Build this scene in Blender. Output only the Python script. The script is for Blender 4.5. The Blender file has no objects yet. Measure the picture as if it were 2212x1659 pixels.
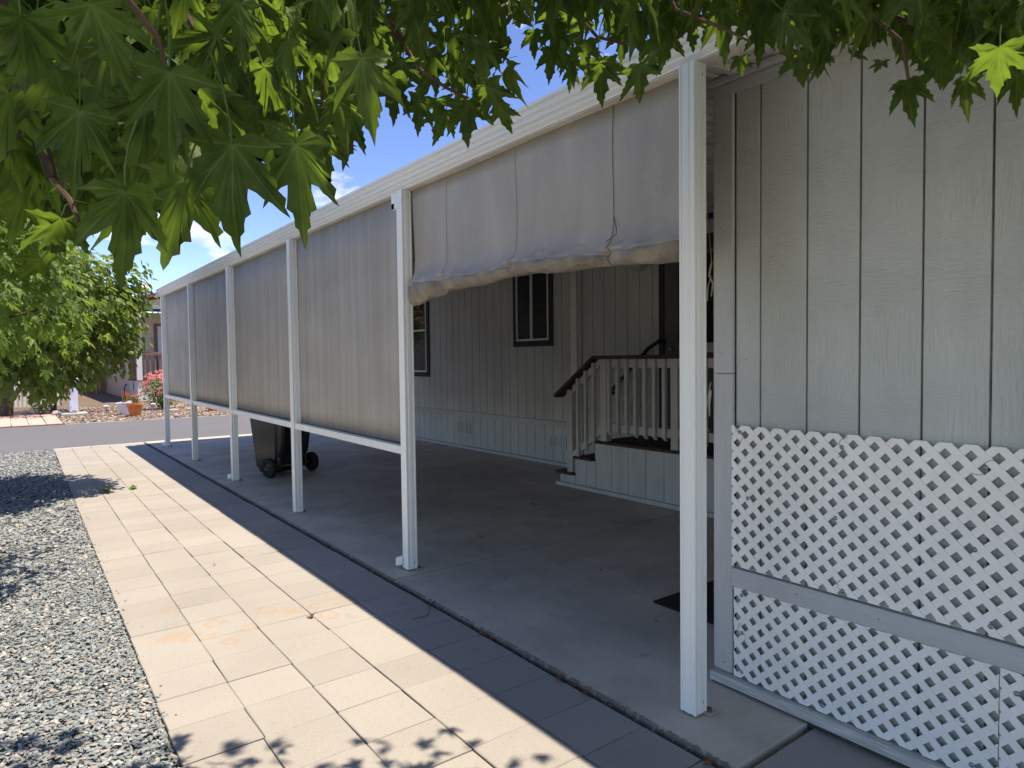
import bpy, math, random
import numpy as np
from mathutils import Vector, Matrix
random.seed(11)
S = bpy.context.scene
COL = S.collection
R = math.radians

# ------------------------------------------------------------------ camera
EYE = Vector((0, 0, 1.52))
FPX = 1448.9            # focal length for a 2212 px wide picture
yaw, pit, rol = R(37.012), R(-2.195), R(-0.7125)
FW = Vector((math.sin(yaw)*math.cos(pit), math.cos(yaw)*math.cos(pit), math.sin(pit)))
_r = Vector((math.cos(yaw), -math.sin(yaw), 0)); _u = _r.cross(FW)
RT = math.cos(rol)*_r + math.sin(rol)*_u
UP = -math.sin(rol)*_r + math.cos(rol)*_u
cd = bpy.data.cameras.new('camera'); cam = bpy.data.objects.new('camera', cd); COL.objects.link(cam)
cd.sensor_width = 36; cd.lens = FPX/2212*36; cd.clip_start = 0.05; cd.clip_end = 2000
cam.matrix_world = Matrix(((RT.x, UP.x, -FW.x, EYE.x), (RT.y, UP.y, -FW.y, EYE.y), (RT.z, UP.z, -FW.z, EYE.z), (0, 0, 0, 1)))
S.camera = cam
def at(px, py, d):
    """point at distance d along the sight line"""
    v = FW + RT*((px-1106)/FPX) - UP*((py-829.5)/FPX)
    return EYE + v.normalized()*d
def pix(P):
    d = P - EYE; z = d.dot(FW)
    if z < 0.05: return None
    return (1106+FPX*d.dot(RT)/z, 829.5-FPX*d.dot(UP)/z)

# ------------------------------------------------------------------ light
SUNDIR = Vector((0.18, -0.19, 1.0)).normalized()
w = bpy.data.worlds.new('World'); S.world = w; w.use_nodes = True
nt = w.node_tree; nt.nodes.clear()
def N(t, ty, **k):
    n = t.nodes.new(ty)
    for a, b in k.items(): setattr(n, a, b)
    return n
out = N(nt, 'ShaderNodeOutputWorld'); bg = N(nt, 'ShaderNodeBackground')
sky = N(nt, 'ShaderNodeTexSky', sky_type='NISHITA')
sky.sun_disc = False; sky.sun_elevation = math.asin(SUNDIR.z); sky.sun_rotation = math.atan2(SUNDIR.x, SUNDIR.y)
sky.altitude = 1600; sky.air_density = 0.6; sky.dust_density = 0.2; sky.ozone_density = 1.4
tc = N(nt, 'ShaderNodeTexCoord'); mp = N(nt, 'ShaderNodeMapping'); mp.inputs['Location'].default_value = (1.35, 0.4, 0.2); mp.inputs['Scale'].default_value = (1, 1, 2.2)
nz = N(nt, 'ShaderNodeTexNoise'); nz.inputs['Scale'].default_value = 5.5; nz.inputs['Detail'].default_value = 8; nz.inputs['Roughness'].default_value = .55
rp = N(nt, 'ShaderNodeValToRGB'); rp.color_ramp.elements[0].position = .615; rp.color_ramp.elements[1].position = .76
mx = N(nt, 'ShaderNodeMixRGB'); mx.inputs[2].default_value = (4.6, 4.5, 4.9, 1)
hs = N(nt, 'ShaderNodeHueSaturation'); hs.inputs['Hue'].default_value = 0.513; hs.inputs['Saturation'].default_value = 1.15; hs.inputs['Value'].default_value = .95
L = nt.links.new
L(tc.outputs['Generated'], mp.inputs[0]); L(mp.outputs[0], nz.inputs[0]); L(nz.outputs[0], rp.inputs[0]); L(rp.outputs[0], mx.inputs[0])
L(sky.outputs[0], hs.inputs['Color']); L(hs.outputs[0], mx.inputs[1]); L(mx.outputs[0], bg.inputs[0]); L(bg.outputs[0], out.inputs[0])
bg.inputs[1].default_value = 0.15
sl = bpy.data.lights.new('sun', 'SUN'); so = bpy.data.objects.new('sun', sl); COL.objects.link(so)
sl.energy = 2.85; sl.angle = R(0.53); sl.color = (1, .97, .92)
so.rotation_euler = (-SUNDIR).to_track_quat('-Z', 'Y').to_euler(); so.location = (2, -2, 12)
S.view_settings.view_transform = 'Standard'; S.view_settings.look = 'None'; S.view_settings.gamma = 1
S.view_settings.use_curve_mapping = False; S.view_settings.exposure = 1.42
S.view_settings.use_white_balance = True; S.view_settings.white_balance_temperature = 7700; S.view_settings.white_balance_tint = 8
S.cycles.max_bounces = 8; S.cycles.diffuse_bounces = 5; S.cycles.transparent_max_bounces = 12

# ------------------------------------------------------------------ materials
MATS = {}
def mat(name, col, rough=.7, var=.12, vs=6, bump=0., bs=60, stretch=(1, 1, 1), objvar=0., spec=.35, metal=0, col2=None, fine=0., fs=300, dist=.01):
    if name in MATS: return MATS[name]
    m = bpy.data.materials.new(name); m.use_nodes = True; t = m.node_tree; b = t.nodes['Principled BSDF']; l = t.links.new
    b.inputs['Roughness'].default_value = rough; b.inputs['Specular IOR Level'].default_value = spec; b.inputs['Metallic'].default_value = metal
    g = N(t, 'ShaderNodeNewGeometry'); mp = N(t, 'ShaderNodeMapping'); mp.inputs['Scale'].default_value = stretch
    l(g.outputs['Position'], mp.inputs[0])
    n = N(t, 'ShaderNodeTexNoise'); n.inputs['Scale'].default_value = vs; n.inputs['Detail'].default_value = 6; l(mp.outputs[0], n.inputs[0])
    mr = N(t, 'ShaderNodeMapRange'); mr.inputs[1].default_value = .3; mr.inputs[2].default_value = .7
    l(n.outputs[0], mr.inputs[0])
    mxx = N(t, 'ShaderNodeMixRGB'); c2 = col2 or tuple(min(1, c*(1+var)) for c in col)
    c1 = tuple(c*(1-var) for c in col) if not col2 else col
    mxx.inputs[1].default_value = (*c1, 1); mxx.inputs[2].default_value = (*c2, 1); l(mr.outputs[0], mxx.inputs[0])
    last = mxx.outputs[0]
    if fine:
        n2 = N(t, 'ShaderNodeTexNoise'); n2.inputs['Scale'].default_value = fs; n2.inputs['Detail'].default_value = 2; l(mp.outputs[0], n2.inputs[0])
        m2 = N(t, 'ShaderNodeMapRange'); m2.inputs[1].default_value = .3; m2.inputs[2].default_value = .7; m2.inputs[3].default_value = 1-fine; m2.inputs[4].default_value = 1+fine
        l(n2.outputs[0], m2.inputs[0]); v = N(t, 'ShaderNodeVectorMath', operation='SCALE'); l(last, v.inputs[0]); l(m2.outputs[0], v.inputs['Scale']); last = v.outputs[0]
    if objvar:
        oi = N(t, 'ShaderNodeObjectInfo'); m3 = N(t, 'ShaderNodeMapRange'); m3.inputs[3].default_value = 1-objvar; m3.inputs[4].default_value = 1+objvar
        l(oi.outputs['Random'], m3.inputs[0]); v = N(t, 'ShaderNodeVectorMath', operation='SCALE'); l(last, v.inputs[0]); l(m3.outputs[0], v.inputs['Scale']); last = v.outputs[0]
    l(last, b.inputs['Base Color'])
    if bump:
        n3 = N(t, 'ShaderNodeTexNoise'); n3.inputs['Scale'].default_value = bs; n3.inputs['Detail'].default_value = 5; l(mp.outputs[0], n3.inputs[0])
        bp = N(t, 'ShaderNodeBump'); bp.inputs['Strength'].default_value = bump; bp.inputs['Distance'].default_value = dist; l(n3.outputs[0], bp.inputs['Height']); l(bp.outputs[0], b.inputs['Normal'])
    MATS[name] = m; return m

M_white = mat('white_paint', (.88, .86, .775), .38, .06, 3, bump=.12, bs=40, stretch=(1, 1, .05), spec=.5, dist=.003)
M_fascia = mat('fascia_paint', (.82, .82, .80), .35, .07, 4, bump=.1, bs=30, stretch=(1, .1, 1), dist=.003)
M_soffit = mat('soffit_tan', (.62, .57, .50), .6, .15, 8, stretch=(1, .3, 1), fine=.06, fs=90)
M_ceil = mat('ceiling_metal', (.62, .59, .53), .5, .1, 5)
M_plast = mat('lattice_vinyl', (.90, .865, .775), .42, .05, 9, bump=.15, bs=160, dist=.002, fine=.02)
M_steel = mat('screw_steel', (.30, .30, .30), .4, .2, 30, metal=.7)
M_rust = mat('rusty_steel', (.13, .06, .035), .8, .4, 30)
M_band = mat('band_board_grey', (.48, .48, .45), .7, .10, 5, bump=.45, bs=28, stretch=(1, .12, 1), dist=.004, fine=.05, fs=120)
M_corner = mat('corner_board_grey', (.48, .48, .44), .7, .10, 5, bump=.5, bs=26, stretch=(1, 1, .1), dist=.005, fine=.05, fs=120)
M_trim = mat('weathered_board', (.47, .455, .41), .85, .25, 10, bump=.9, bs=30, stretch=(1, .09, 1), dist=.006, fine=.22, fs=90)
M_dark = mat('dark_trim', (.045, .047, .05), .7, .1, 8, spec=.15)
M_black = mat('black_metal', (.015, .015, .016), .4, .2, 8)
M_alu = mat('window_frame_cream', (.72, .69, .60), .4, .06, 8)
M_blind = mat('blind_grey', (.06, .062, .065), .6, .15, 8)
M_brown = mat('deck_brown', (.06, .030, .020), .65, .3, 9, bump=.3, bs=40, stretch=(1, .2, 1), dist=.004)
M_rail = mat('porch_grey', (.49, .47, .415), .7, .10, 7, bump=.25, bs=50, stretch=(1, 1, .2), dist=.003)
M_joint = mat('joint_dirt', (.075, .065, .052), .95, .4, 30, bump=.6, bs=80)
M_bin = mat('bin_plastic', (.016, .016, .0155), .28, .15, 8, bump=.1, bs=100, dist=.003, spec=.5)
M_tyre = mat('rubber', (.012, .012, .012), .8, .2, 20)
M_asph = mat('asphalt', (.13, .128, .137), .85, .06, .6, fine=.12, fs=160, bump=.3, bs=200, dist=.004)
M_dirt = mat('far_dirt', (.16, .115, .085), .95, .3, 3, bump=.7, bs=25, fine=.35, fs=45, dist=.02)
M_bark = mat('bark', (.075, .050, .036), .9, .35, 25, bump=.7, bs=60, stretch=(1, 1, .3), dist=.01)
M_twig = mat('twig_bark', (.10, .055, .035), .8, .3, 40)
M_beige = mat('house_beige', (.60, .49, .35), .75, .06, 3, bump=.3, bs=40, dist=.004)
M_hbrown = mat('house_brown', (.24, .13, .095), .7, .12, 5)
M_hwhite = mat('house_white_trim', (.70, .67, .60), .6, .05, 5)
M_roof = mat('roof_shingle', (.20, .105, .075), .9, .25, 12, bump=.4, bs=20)
M_terra = mat('terracotta', (.62, .20, .05), .65, .15, 9)
M_potw = mat('white_pot', (.72, .72, .74), .5, .06, 9)
M_pink = mat('pink_paver', (.62, .36, .30), .85, .08, 7, objvar=.06, fine=.05)
M_conc = mat('pale_concrete', (.42, .39, .35), .9, .1, 8, fine=.06)
M_ped = mat('pedestal_steel', (.62, .66, .76), .4, .05, 6)
M_cord = mat('cord', (.40, .36, .28), .9, .15, 60)
M_dead = mat('dead_leaf', (.20, .075, .03), .85, .4, 60)
M_mat_ = mat('doormat', (.022, .014, .012), .95, .4, 60, bump=.8, bs=150)
M_stem = mat('stem_green', (.10, .13, .04), .7, .3, 20)
M_glaze = mat('lamp_glass', (.45, .42, .33), .3, .1, 20)
M_redfl = mat('red_petal', (.62, .06, .05), .6, .35, 40, objvar=.2)
M_orfl = mat('orange_petal', (.75, .28, .16), .6, .3, 40)
M_pinkfl = mat('pink_petal', (.78, .22, .26), .6, .3, 15, col2=(.85, .45, .42))
M_whfl = mat('white_petal', (.8, .8, .78), .6, .1, 20)

def nodes_of(m): return m.node_tree, m.node_tree.nodes['Principled BSDF'], m.node_tree.links.new

def siding_mat():
    m = mat('siding_grey', (.52, .525, .475), .62, .05, 2.2, spec=.3, objvar=.015)
    t, b, l = nodes_of(m)
    g = N(t, 'ShaderNodeNewGeometry')
    mp = N(t, 'ShaderNodeMapping'); mp.inputs['Scale'].default_value = (1, 1.0, 4.2); l(g.outputs[0], mp.inputs[0])
    n = N(t, 'ShaderNodeTexNoise'); n.inputs['Scale'].default_value = 24; n.inputs['Detail'].default_value = 6; n.inputs['Roughness'].default_value = .62; n.inputs['Distortion'].default_value = .9; l(mp.outputs[0], n.inputs[0])
    mp2 = N(t, 'ShaderNodeMapping'); mp2.inputs['Scale'].default_value = (1, 6, .8); l(g.outputs[0], mp2.inputs[0])
    n2 = N(t, 'ShaderNodeTexNoise'); n2.inputs['Scale'].default_value = 14; n2.inputs['Detail'].default_value = 4; n2.inputs['Distortion'].default_value = 1.2; l(mp2.outputs[0], n2.inputs[0])
    # mask: where cross-grain chatter gives way to long grain
    n4 = N(t, 'ShaderNodeTexNoise'); n4.inputs['Scale'].default_value = 3.1; l(g.outputs[0], n4.inputs[0])
    mr = N(t, 'ShaderNodeMapRange'); mr.inputs[1].default_value = .44; mr.inputs[2].default_value = .58; l(n4.outputs[0], mr.inputs[0])
    mxx = N(t, 'ShaderNodeMixRGB'); l(mr.outputs[0], mxx.inputs[0]); l(n.outputs[0], mxx.inputs[1]); l(n2.outputs[0], mxx.inputs[2])
    bp = N(t, 'ShaderNodeBump'); bp.inputs['Strength'].default_value = .75; bp.inputs['Distance'].default_value = .009; l(mxx.outputs[0], bp.inputs['Height']); l(bp.outputs[0], b.inputs['Normal'])
    return m
M_side = siding_mat()
M_groove = mat('groove_grime', (.20, .195, .165), .9, .5, 14, stretch=(1, 1, .5))  # darker tone for the backing that shows between boards

def concrete_mat():
    m = mat('slab_concrete', (.50, .44, .36), .78, .16, .9, fine=.10, fs=230, bump=.22, bs=180, dist=.003, objvar=.04)
    t, b, l = nodes_of(m)
    src = b.inputs['Base Color'].links[0].from_socket
    g = N(t, 'ShaderNodeNewGeometry')
    n = N(t, 'ShaderNodeTexNoise'); n.inputs['Scale'].default_value = 2.3; n.inputs['Detail'].default_value = 9; n.inputs['Roughness'].default_value = .7; l(g.outputs[0], n.inputs[0])
    mr = N(t, 'ShaderNodeMapRange'); mr.inputs[1].default_value = .3; mr.inputs[2].default_value = .72; mr.inputs[3].default_value = .80; mr.inputs[4].default_value = 1.22; l(n.outputs[0], mr.inputs[0])
    v = N(t, 'ShaderNodeVectorMath', operation='SCALE'); l(src, v.inputs[0]); l(mr.outputs[0], v.inputs['Scale']); sx = N(t, 'ShaderNodeSeparateXYZ'); l(g.outputs[0], sx.inputs[0])
    n5 = N(t, 'ShaderNodeTexNoise'); n5.inputs['Scale'].default_value = 38; n5.inputs['Detail'].default_value = 5; l(g.outputs[0], n5.inputs[0])
    ma = N(t, 'ShaderNodeMath', operation='MULTIPLY_ADD'); ma.inputs[1].default_value = -.055; l(n5.outputs[0], ma.inputs[0]); l(sx.outputs[0], ma.inputs[2])
    er = N(t, 'ShaderNodeMapRange'); er.inputs[1].default_value = 2.068; er.inputs[2].default_value = 2.080; er.inputs[3].default_value = .32; er.inputs[4].default_value = 1; l(ma.outputs[0], er.inputs[0])
    # small oil drips and tyre grime
    n6 = N(t, 'ShaderNodeTexNoise'); n6.inputs['Scale'].default_value = 4.5; n6.inputs['Detail'].default_value = 7; n6.inputs['Roughness'].default_value = .65; l(g.outputs[0], n6.inputs[0])
    dr = N(t, 'ShaderNodeMapRange'); dr.inputs[1].default_value = .62; dr.inputs[2].default_value = .74; dr.inputs[3].default_value = 1; dr.inputs[4].default_value = .62; l(n6.outputs[0], dr.inputs[0])
    mm = N(t, 'ShaderNodeMath', operation='MULTIPLY'); l(er.outputs[0], mm.inputs[0]); l(dr.outputs[0], mm.inputs[1])
    v2 = N(t, 'ShaderNodeVectorMath', operation='SCALE'); l(v.outputs[0], v2.inputs[0]); l(mm.outputs[0], v2.inputs['Scale'])
    l(v2.outputs[0], b.inputs['Base Color'])
    return m
M_slab = concrete_mat()

def paver_mat():
    m = mat('paver_cream', (.330, .298, .268), .88, .07, 1.4, fine=.10, fs=260, bump=.45, bs=260, dist=.003, objvar=.055)
    t, b, l = nodes_of(m)
    src = b.inputs['Base Color'].links[0].from_socket
    g = N(t, 'ShaderNodeNewGeometry')
    # pitted dark specks
    vo = N(t, 'ShaderNodeTexNoise'); vo.inputs['Scale'].default_value = 150; vo.inputs['Detail'].default_value = 3; l(g.outputs[0], vo.inputs[0])
    mr = N(t, 'ShaderNodeMapRange'); mr.inputs[1].default_value = .27; mr.inputs[2].default_value = .36; mr.inputs[3].default_value = .45; mr.inputs[4].default_value = 1; l(vo.outputs[0], mr.inputs[0])
    v = N(t, 'ShaderNodeVectorMath', operation='SCALE'); l(src, v.inputs[0]); l(mr.outputs[0], v.inputs['Scale']); last = v.outputs[0]
    # grey grime blotches
    n = N(t, 'ShaderNodeTexNoise'); n.inputs['Scale'].default_value = 3.3; n.inputs['Detail'].default_value = 10; n.inputs['Roughness'].default_value = .72; l(g.outputs[0], n.inputs[0])
    mr = N(t, 'ShaderNodeMapRange'); mr.inputs[1].default_value = .60; mr.inputs[2].default_value = .80; mr.inputs[3].default_value = 0; mr.inputs[4].default_value = .75; l(n.outputs[0], mr.inputs[0])
    mxx = N(t, 'ShaderNodeMixRGB'); mxx.inputs[2].default_value = (.17, .155, .14, 1); l(mr.outputs[0], mxx.inputs[0]); l(last, mxx.inputs[1]); last = mxx.outputs[0]
    # rust rings and smears
    st = [(.70, 4.10, .13, .05, 0), (.79, 4.02, .05, .04, 1), (.92, 4.16, .06, .035, 1), (.87, 3.99, .05, .02, 0), (.93, 3.83, .04, .03, 1), (1.235, 4.18, .05, .04, 1), (1.33, 4.05, .10, .04, 0), (1.60, 4.06, .15, .04, 1), (1.50, 3.86, .06, .04, 1), (.75, 4.59, .08, .02, 0), (1.07, 3.96, .05, .03, 1)]
    nn = N(t, 'ShaderNodeTexNoise'); nn.inputs['Scale'].default_value = 16; nn.inputs['Detail'].default_value = 4; l(g.outputs[0], nn.inputs[0])
    for (x, y, rx, ry, ring) in st:
        mpp = N(t, 'ShaderNodeMapping', vector_type='POINT'); mpp.inputs['Location'].default_value = (-x/rx, -y/(ry*1.6), 0); mpp.inputs['Scale'].default_value = (1/rx, 1/(ry*1.6), 0); l(g.outputs[0], mpp.inputs[0])
        ln = N(t, 'ShaderNodeVectorMath', operation='LENGTH'); l(mpp.outputs[0], ln.inputs[0])
        ad = N(t, 'ShaderNodeMath', operation='MULTIPLY_ADD'); ad.inputs[1].default_value = 1.7; l(nn.outputs[0], ad.inputs[0]); l(ln.outputs['Value'], ad.inputs[2])   # len + 1.7*noise
        if ring:
            a = N(t, 'ShaderNodeMath', operation='SUBTRACT'); a.inputs[1].default_value = 1.75; l(ad.outputs[0], a.inputs[0])
            c = N(t, 'ShaderNodeMath', operation='ABSOLUTE'); l(a.outputs[0], c.inputs[0])
            q = N(t, 'ShaderNodeMapRange'); q.inputs[1].default_value = 0; q.inputs[2].default_value = .28; q.inputs[3].default_value = .42; q.inputs[4].default_value = 0; l(c.outputs[0], q.inputs[0])
        else:
            q = N(t, 'ShaderNodeMapRange'); q.inputs[1].default_value = .7; q.inputs[2].default_value = 2.0; q.inputs[3].default_value = .42; q.inputs[4].default_value = 0; l(ad.outputs[0], q.inputs[0])
        mxx = N(t, 'ShaderNodeMixRGB'); mxx.inputs[2].default_value = (.42, .21, .055, 1); l(q.outputs[0], mxx.inputs[0]); l(last, mxx.inputs[1]); last = mxx.outputs[0]
    l(last, b.inputs['Base Color'])
    return m
M_pav = paver_mat()

def leaf_mat(name, c_a, c_b, trans, vein=(.16, .24, .08), tw=.45, gloss=.35):
    m = bpy.data.materials.new(name); m.use_nodes = True; t = m.node_tree; b = t.nodes['Principled BSDF']; l = t.links.new
    oi = N(t, 'ShaderNodeObjectInfo'); at_ = N(t, 'ShaderNodeAttribute', attribute_name='rnd'); sm = N(t, 'ShaderNodeMath', operation='ADD'); l(oi.outputs['Random'], sm.inputs[0]); l(at_.outputs['Fac'], sm.inputs[1])
    fr = N(t, 'ShaderNodeMath', operation='FRACT'); l(sm.outputs[0], fr.inputs[0])
    mxx = N(t, 'ShaderNodeMixRGB'); mxx.inputs[1].default_value = (*c_a, 1); mxx.inputs[2].default_value = (*c_b, 1); l(fr.outputs[0], mxx.inputs[0])
    va = N(t, 'ShaderNodeAttribute', attribute_name='vein'); pw = N(t, 'ShaderNodeMath', operation='POWER'); pw.inputs[1].default_value = 3.0; l(va.outputs['Fac'], pw.inputs[0])
    ml = N(t, 'ShaderNodeMath', operation='MULTIPLY'); ml.inputs[1].default_value = 1.0; l(pw.outputs[0], ml.inputs[0])
    m2 = N(t, 'ShaderNodeMixRGB'); m2.inputs[2].default_value = (*vein, 1); l(ml.outputs[0], m2.inputs[0]); l(mxx.outputs[0], m2.inputs[1])
    g = N(t, 'ShaderNodeNewGeometry'); nz = N(t, 'ShaderNodeTexNoise'); nz.inputs['Scale'].default_value = 45; nz.inputs['Detail'].default_value = 5; l(g.outputs[0], nz.inputs[0])
    mr = N(t, 'ShaderNodeMapRange'); mr.inputs[1].default_value = .3; mr.inputs[2].default_value = .7; mr.inputs[3].default_value = .78; mr.inputs[4].default_value = 1.2; l(nz.outputs[0], mr.inputs[0])
    sc = N(t, 'ShaderNodeVectorMath', operation='SCALE'); l(m2.outputs[0], sc.inputs[0]); l(mr.outputs[0], sc.inputs['Scale'])
    l(sc.outputs[0], b.inputs['Base Color']); b.inputs['Roughness'].default_value = .48; b.inputs['Specular IOR Level'].default_value = gloss
    bp = N(t, 'ShaderNodeBump'); bp.inputs['Strength'].default_value = .3; bp.inputs['Distance'].default_value = .002; l(nz.outputs[0], bp.inputs['Height']); l(bp.outputs[0], b.inputs['Normal'])
    tr = N(t, 'ShaderNodeBsdfTranslucent'); m3 = N(t, 'ShaderNodeMixRGB'); m3.inputs[0].default_value = 1; m3.blend_type = 'MULTIPLY'
    m3.inputs[2].default_value = (*trans, 1); l(mr.outputs[0], m3.inputs[1]); l(m3.outputs[0], tr.inputs[0])
    ms = N(t, 'ShaderNodeMixShader'); ms.inputs[0].default_value = tw; l(b.outputs[0], ms.inputs[1]); l(tr.outputs[0], ms.inputs[2]); l(ms.outputs[0], t.nodes['Material Output'].inputs[0])
    MATS[name] = m; return m
M_leaf = leaf_mat('maple_leaf', (.028, .054, .013), (.066, .098, .022), (.23, .36, .038), tw=.40, gloss=.20)
M_leaf2 = leaf_mat('roadside_leaf', (.065, .135, .03), (.13, .215, .045), (.38, .52, .07))
M_leaf3 = leaf_mat('round_leaf', (.07, .125, .035), (.15, .22, .055), (.42, .54, .10), tw=.38, gloss=.5)
M_leafd = leaf_mat('far_leaf', (.025, .05, .015), (.05, .09, .025), (.12, .2, .03), tw=.3)

def chip_mat(name, ramp, rough=.75):
    m = bpy.data.materials.new(name); m.use_nodes = True; t = m.node_tree; b = t.nodes['Principled BSDF']; l = t.links.new
    at_ = N(t, 'ShaderNodeAttribute', attribute_name='rnd'); rp = N(t, 'ShaderNodeValToRGB'); cr = rp.color_ramp; cr.interpolation = 'LINEAR'
    cr.elements[0].position = ramp[0][0]; cr.elements[0].color = (*ramp[0][1], 1); cr.elements[1].position = ramp[-1][0]; cr.elements[1].color = (*ramp[-1][1], 1)
    for p, c in ramp[1:-1]:
        e = cr.elements.new(p); e.color = (*c, 1)
    l(at_.outputs['Fac'], rp.inputs[0])
    g = N(t, 'ShaderNodeNewGeometry'); nz = N(t, 'ShaderNodeTexNoise'); nz.inputs['Scale'].default_value = 90; nz.inputs['Detail'].default_value = 4; l(g.outputs[0], nz.inputs[0])
    mr = N(t, 'ShaderNodeMapRange'); mr.inputs[1].default_value = .3; mr.inputs[2].default_value = .7; mr.inputs[3].default_value = .75; mr.inputs[4].default_value = 1.2; l(nz.outputs[0], mr.inputs[0])
    sc = N(t, 'ShaderNodeVectorMath', operation='SCALE'); l(rp.outputs[0], sc.inputs[0]); l(mr.outputs[0], sc.inputs['Scale']); l(sc.outputs[0], b.inputs['Base Color'])
    b.inputs['Roughness'].default_value = rough; MATS[name] = m; return m
M_chip = chip_mat('slate_chips', [(0, (.155, .175, .19)), (.3, (.205, .23, .24)), (.6, (.255, .275, .28)), (.8, (.34, .355, .35)), (.92, (.33, .27, .22)), (1, (.50, .48, .44))])
M_chipf = chip_mat('brown_chips', [(0, (.14, .09, .07)), (.4, (.26, .18, .135)), (.8, (.40, .31, .25)), (1, (.58, .50, .44))])

def screen_mat():
    m = mat('shade_mesh', (.43, .39, .33), .8, .08, 2.5, spec=.25)
    t, b, l = nodes_of(m)
    src = b.inputs['Base Color'].links[0].from_socket
    g = N(t, 'ShaderNodeNewGeometry'); mp = N(t, 'ShaderNodeMapping'); mp.inputs['Scale'].default_value = (1, 6, .16); l(g.outputs[0], mp.inputs[0])
    n = N(t, 'ShaderNodeTexNoise'); n.inputs['Scale'].default_value = 2.4; n.inputs['Detail'].default_value = 5; l(mp.outputs[0], n.inputs[0])
    mr = N(t, 'ShaderNodeMapRange'); mr.inputs[1].default_value = .38; mr.inputs[2].default_value = .75; mr.inputs[3].default_value = .96; mr.inputs[4].default_value = 1.16; l(n.outputs[0], mr.inputs[0])
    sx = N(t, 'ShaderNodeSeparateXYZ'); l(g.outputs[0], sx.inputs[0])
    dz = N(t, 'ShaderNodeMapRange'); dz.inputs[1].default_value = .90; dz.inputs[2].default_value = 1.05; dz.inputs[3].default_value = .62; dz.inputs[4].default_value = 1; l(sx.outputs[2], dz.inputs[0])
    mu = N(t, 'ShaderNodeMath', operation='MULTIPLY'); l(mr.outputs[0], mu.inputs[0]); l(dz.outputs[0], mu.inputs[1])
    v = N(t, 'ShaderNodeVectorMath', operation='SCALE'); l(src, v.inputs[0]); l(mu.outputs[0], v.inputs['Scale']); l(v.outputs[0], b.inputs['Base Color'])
    wv = N(t, 'ShaderNodeTexNoise'); wv.inputs['Scale'].default_value = 500; l(g.outputs[0], wv.inputs[0])
    bp = N(t, 'ShaderNodeBump'); bp.inputs['Strength'].default_value = .25; bp.inputs['Distance'].default_value = .002; l(wv.outputs[0], bp.inputs['Height']); l(bp.outputs[0], b.inputs['Normal'])
    tr = N(t, 'ShaderNodeBsdfTransparent'); ms = N(t, 'ShaderNodeMixShader'); ms.inputs[0].default_value = .07
    l(b.outputs[0], ms.inputs[1]); l(tr.outputs[0], ms.inputs[2]); l(ms.outputs[0], t.nodes['Material Output'].inputs[0])
    return m
M_screen = screen_mat()
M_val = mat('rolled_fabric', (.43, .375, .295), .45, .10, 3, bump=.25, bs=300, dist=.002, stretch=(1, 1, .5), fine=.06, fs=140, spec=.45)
M_vald = mat('rolled_fabric_dusty', (.28, .24, .19), .85, .25, 9, bump=.5, bs=60, dist=.004, fine=.12, fs=90)  # fabric of the roll underside, colour darkened to offset light bounced off the pavers
def add_streaks(m, lo, hi, sc=(1, 5, .3)):
    t, b, l = nodes_of(m); src = b.inputs['Base Color'].links[0].from_socket
    g = N(t, 'ShaderNodeNewGeometry'); mp = N(t, 'ShaderNodeMapping'); mp.inputs['Scale'].default_value = sc; l(g.outputs[0], mp.inputs[0])
    n = N(t, 'ShaderNodeTexNoise'); n.inputs['Scale'].default_value = 3; n.inputs['Detail'].default_value = 7; n.inputs['Distortion'].default_value = .6; l(mp.outputs[0], n.inputs[0])
    mr = N(t, 'ShaderNodeMapRange'); mr.inputs[1].default_value = .35; mr.inputs[2].default_value = .7; mr.inputs[3].default_value = lo; mr.inputs[4].default_value = hi; l(n.outputs[0], mr.inputs[0])
    v = N(t, 'ShaderNodeVectorMath', operation='SCALE'); l(src, v.inputs[0]); l(mr.outputs[0], v.inputs['Scale']); l(v.outputs[0], b.inputs['Base Color'])
add_streaks(M_val, .93, 1.05, (1, 2.2, .5))
add_streaks(M_white, .94, 1.04, (3, 3, .1))
add_streaks(M_side, .93, 1.05, (1, 1.2, .35))

def glass_mat():
    m = bpy.data.materials.new('window_glass'); m.use_nodes = True; b = m.node_tree.nodes['Principled BSDF']
    b.inputs['Base Color'].default_value = (.02, .022, .025, 1); b.inputs['Roughness'].default_value = .03; b.inputs['Specular IOR Level'].default_value = .9
    tr = N(m.node_tree, 'ShaderNodeBsdfTransparent'); ms = N(m.node_tree, 'ShaderNodeMixShader'); ms.inputs[0].default_value = .55
    l = m.node_tree.links.new; l(b.outputs[0], ms.inputs[1]); l(tr.outputs[0], ms.inputs[2]); l(ms.outputs[0], m.node_tree.nodes['Material Output'].inputs[0])
    return m
M_glass = glass_mat()
M_room = mat('dark_room', (.02, .018, .016), .9, .2, 3)

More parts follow.
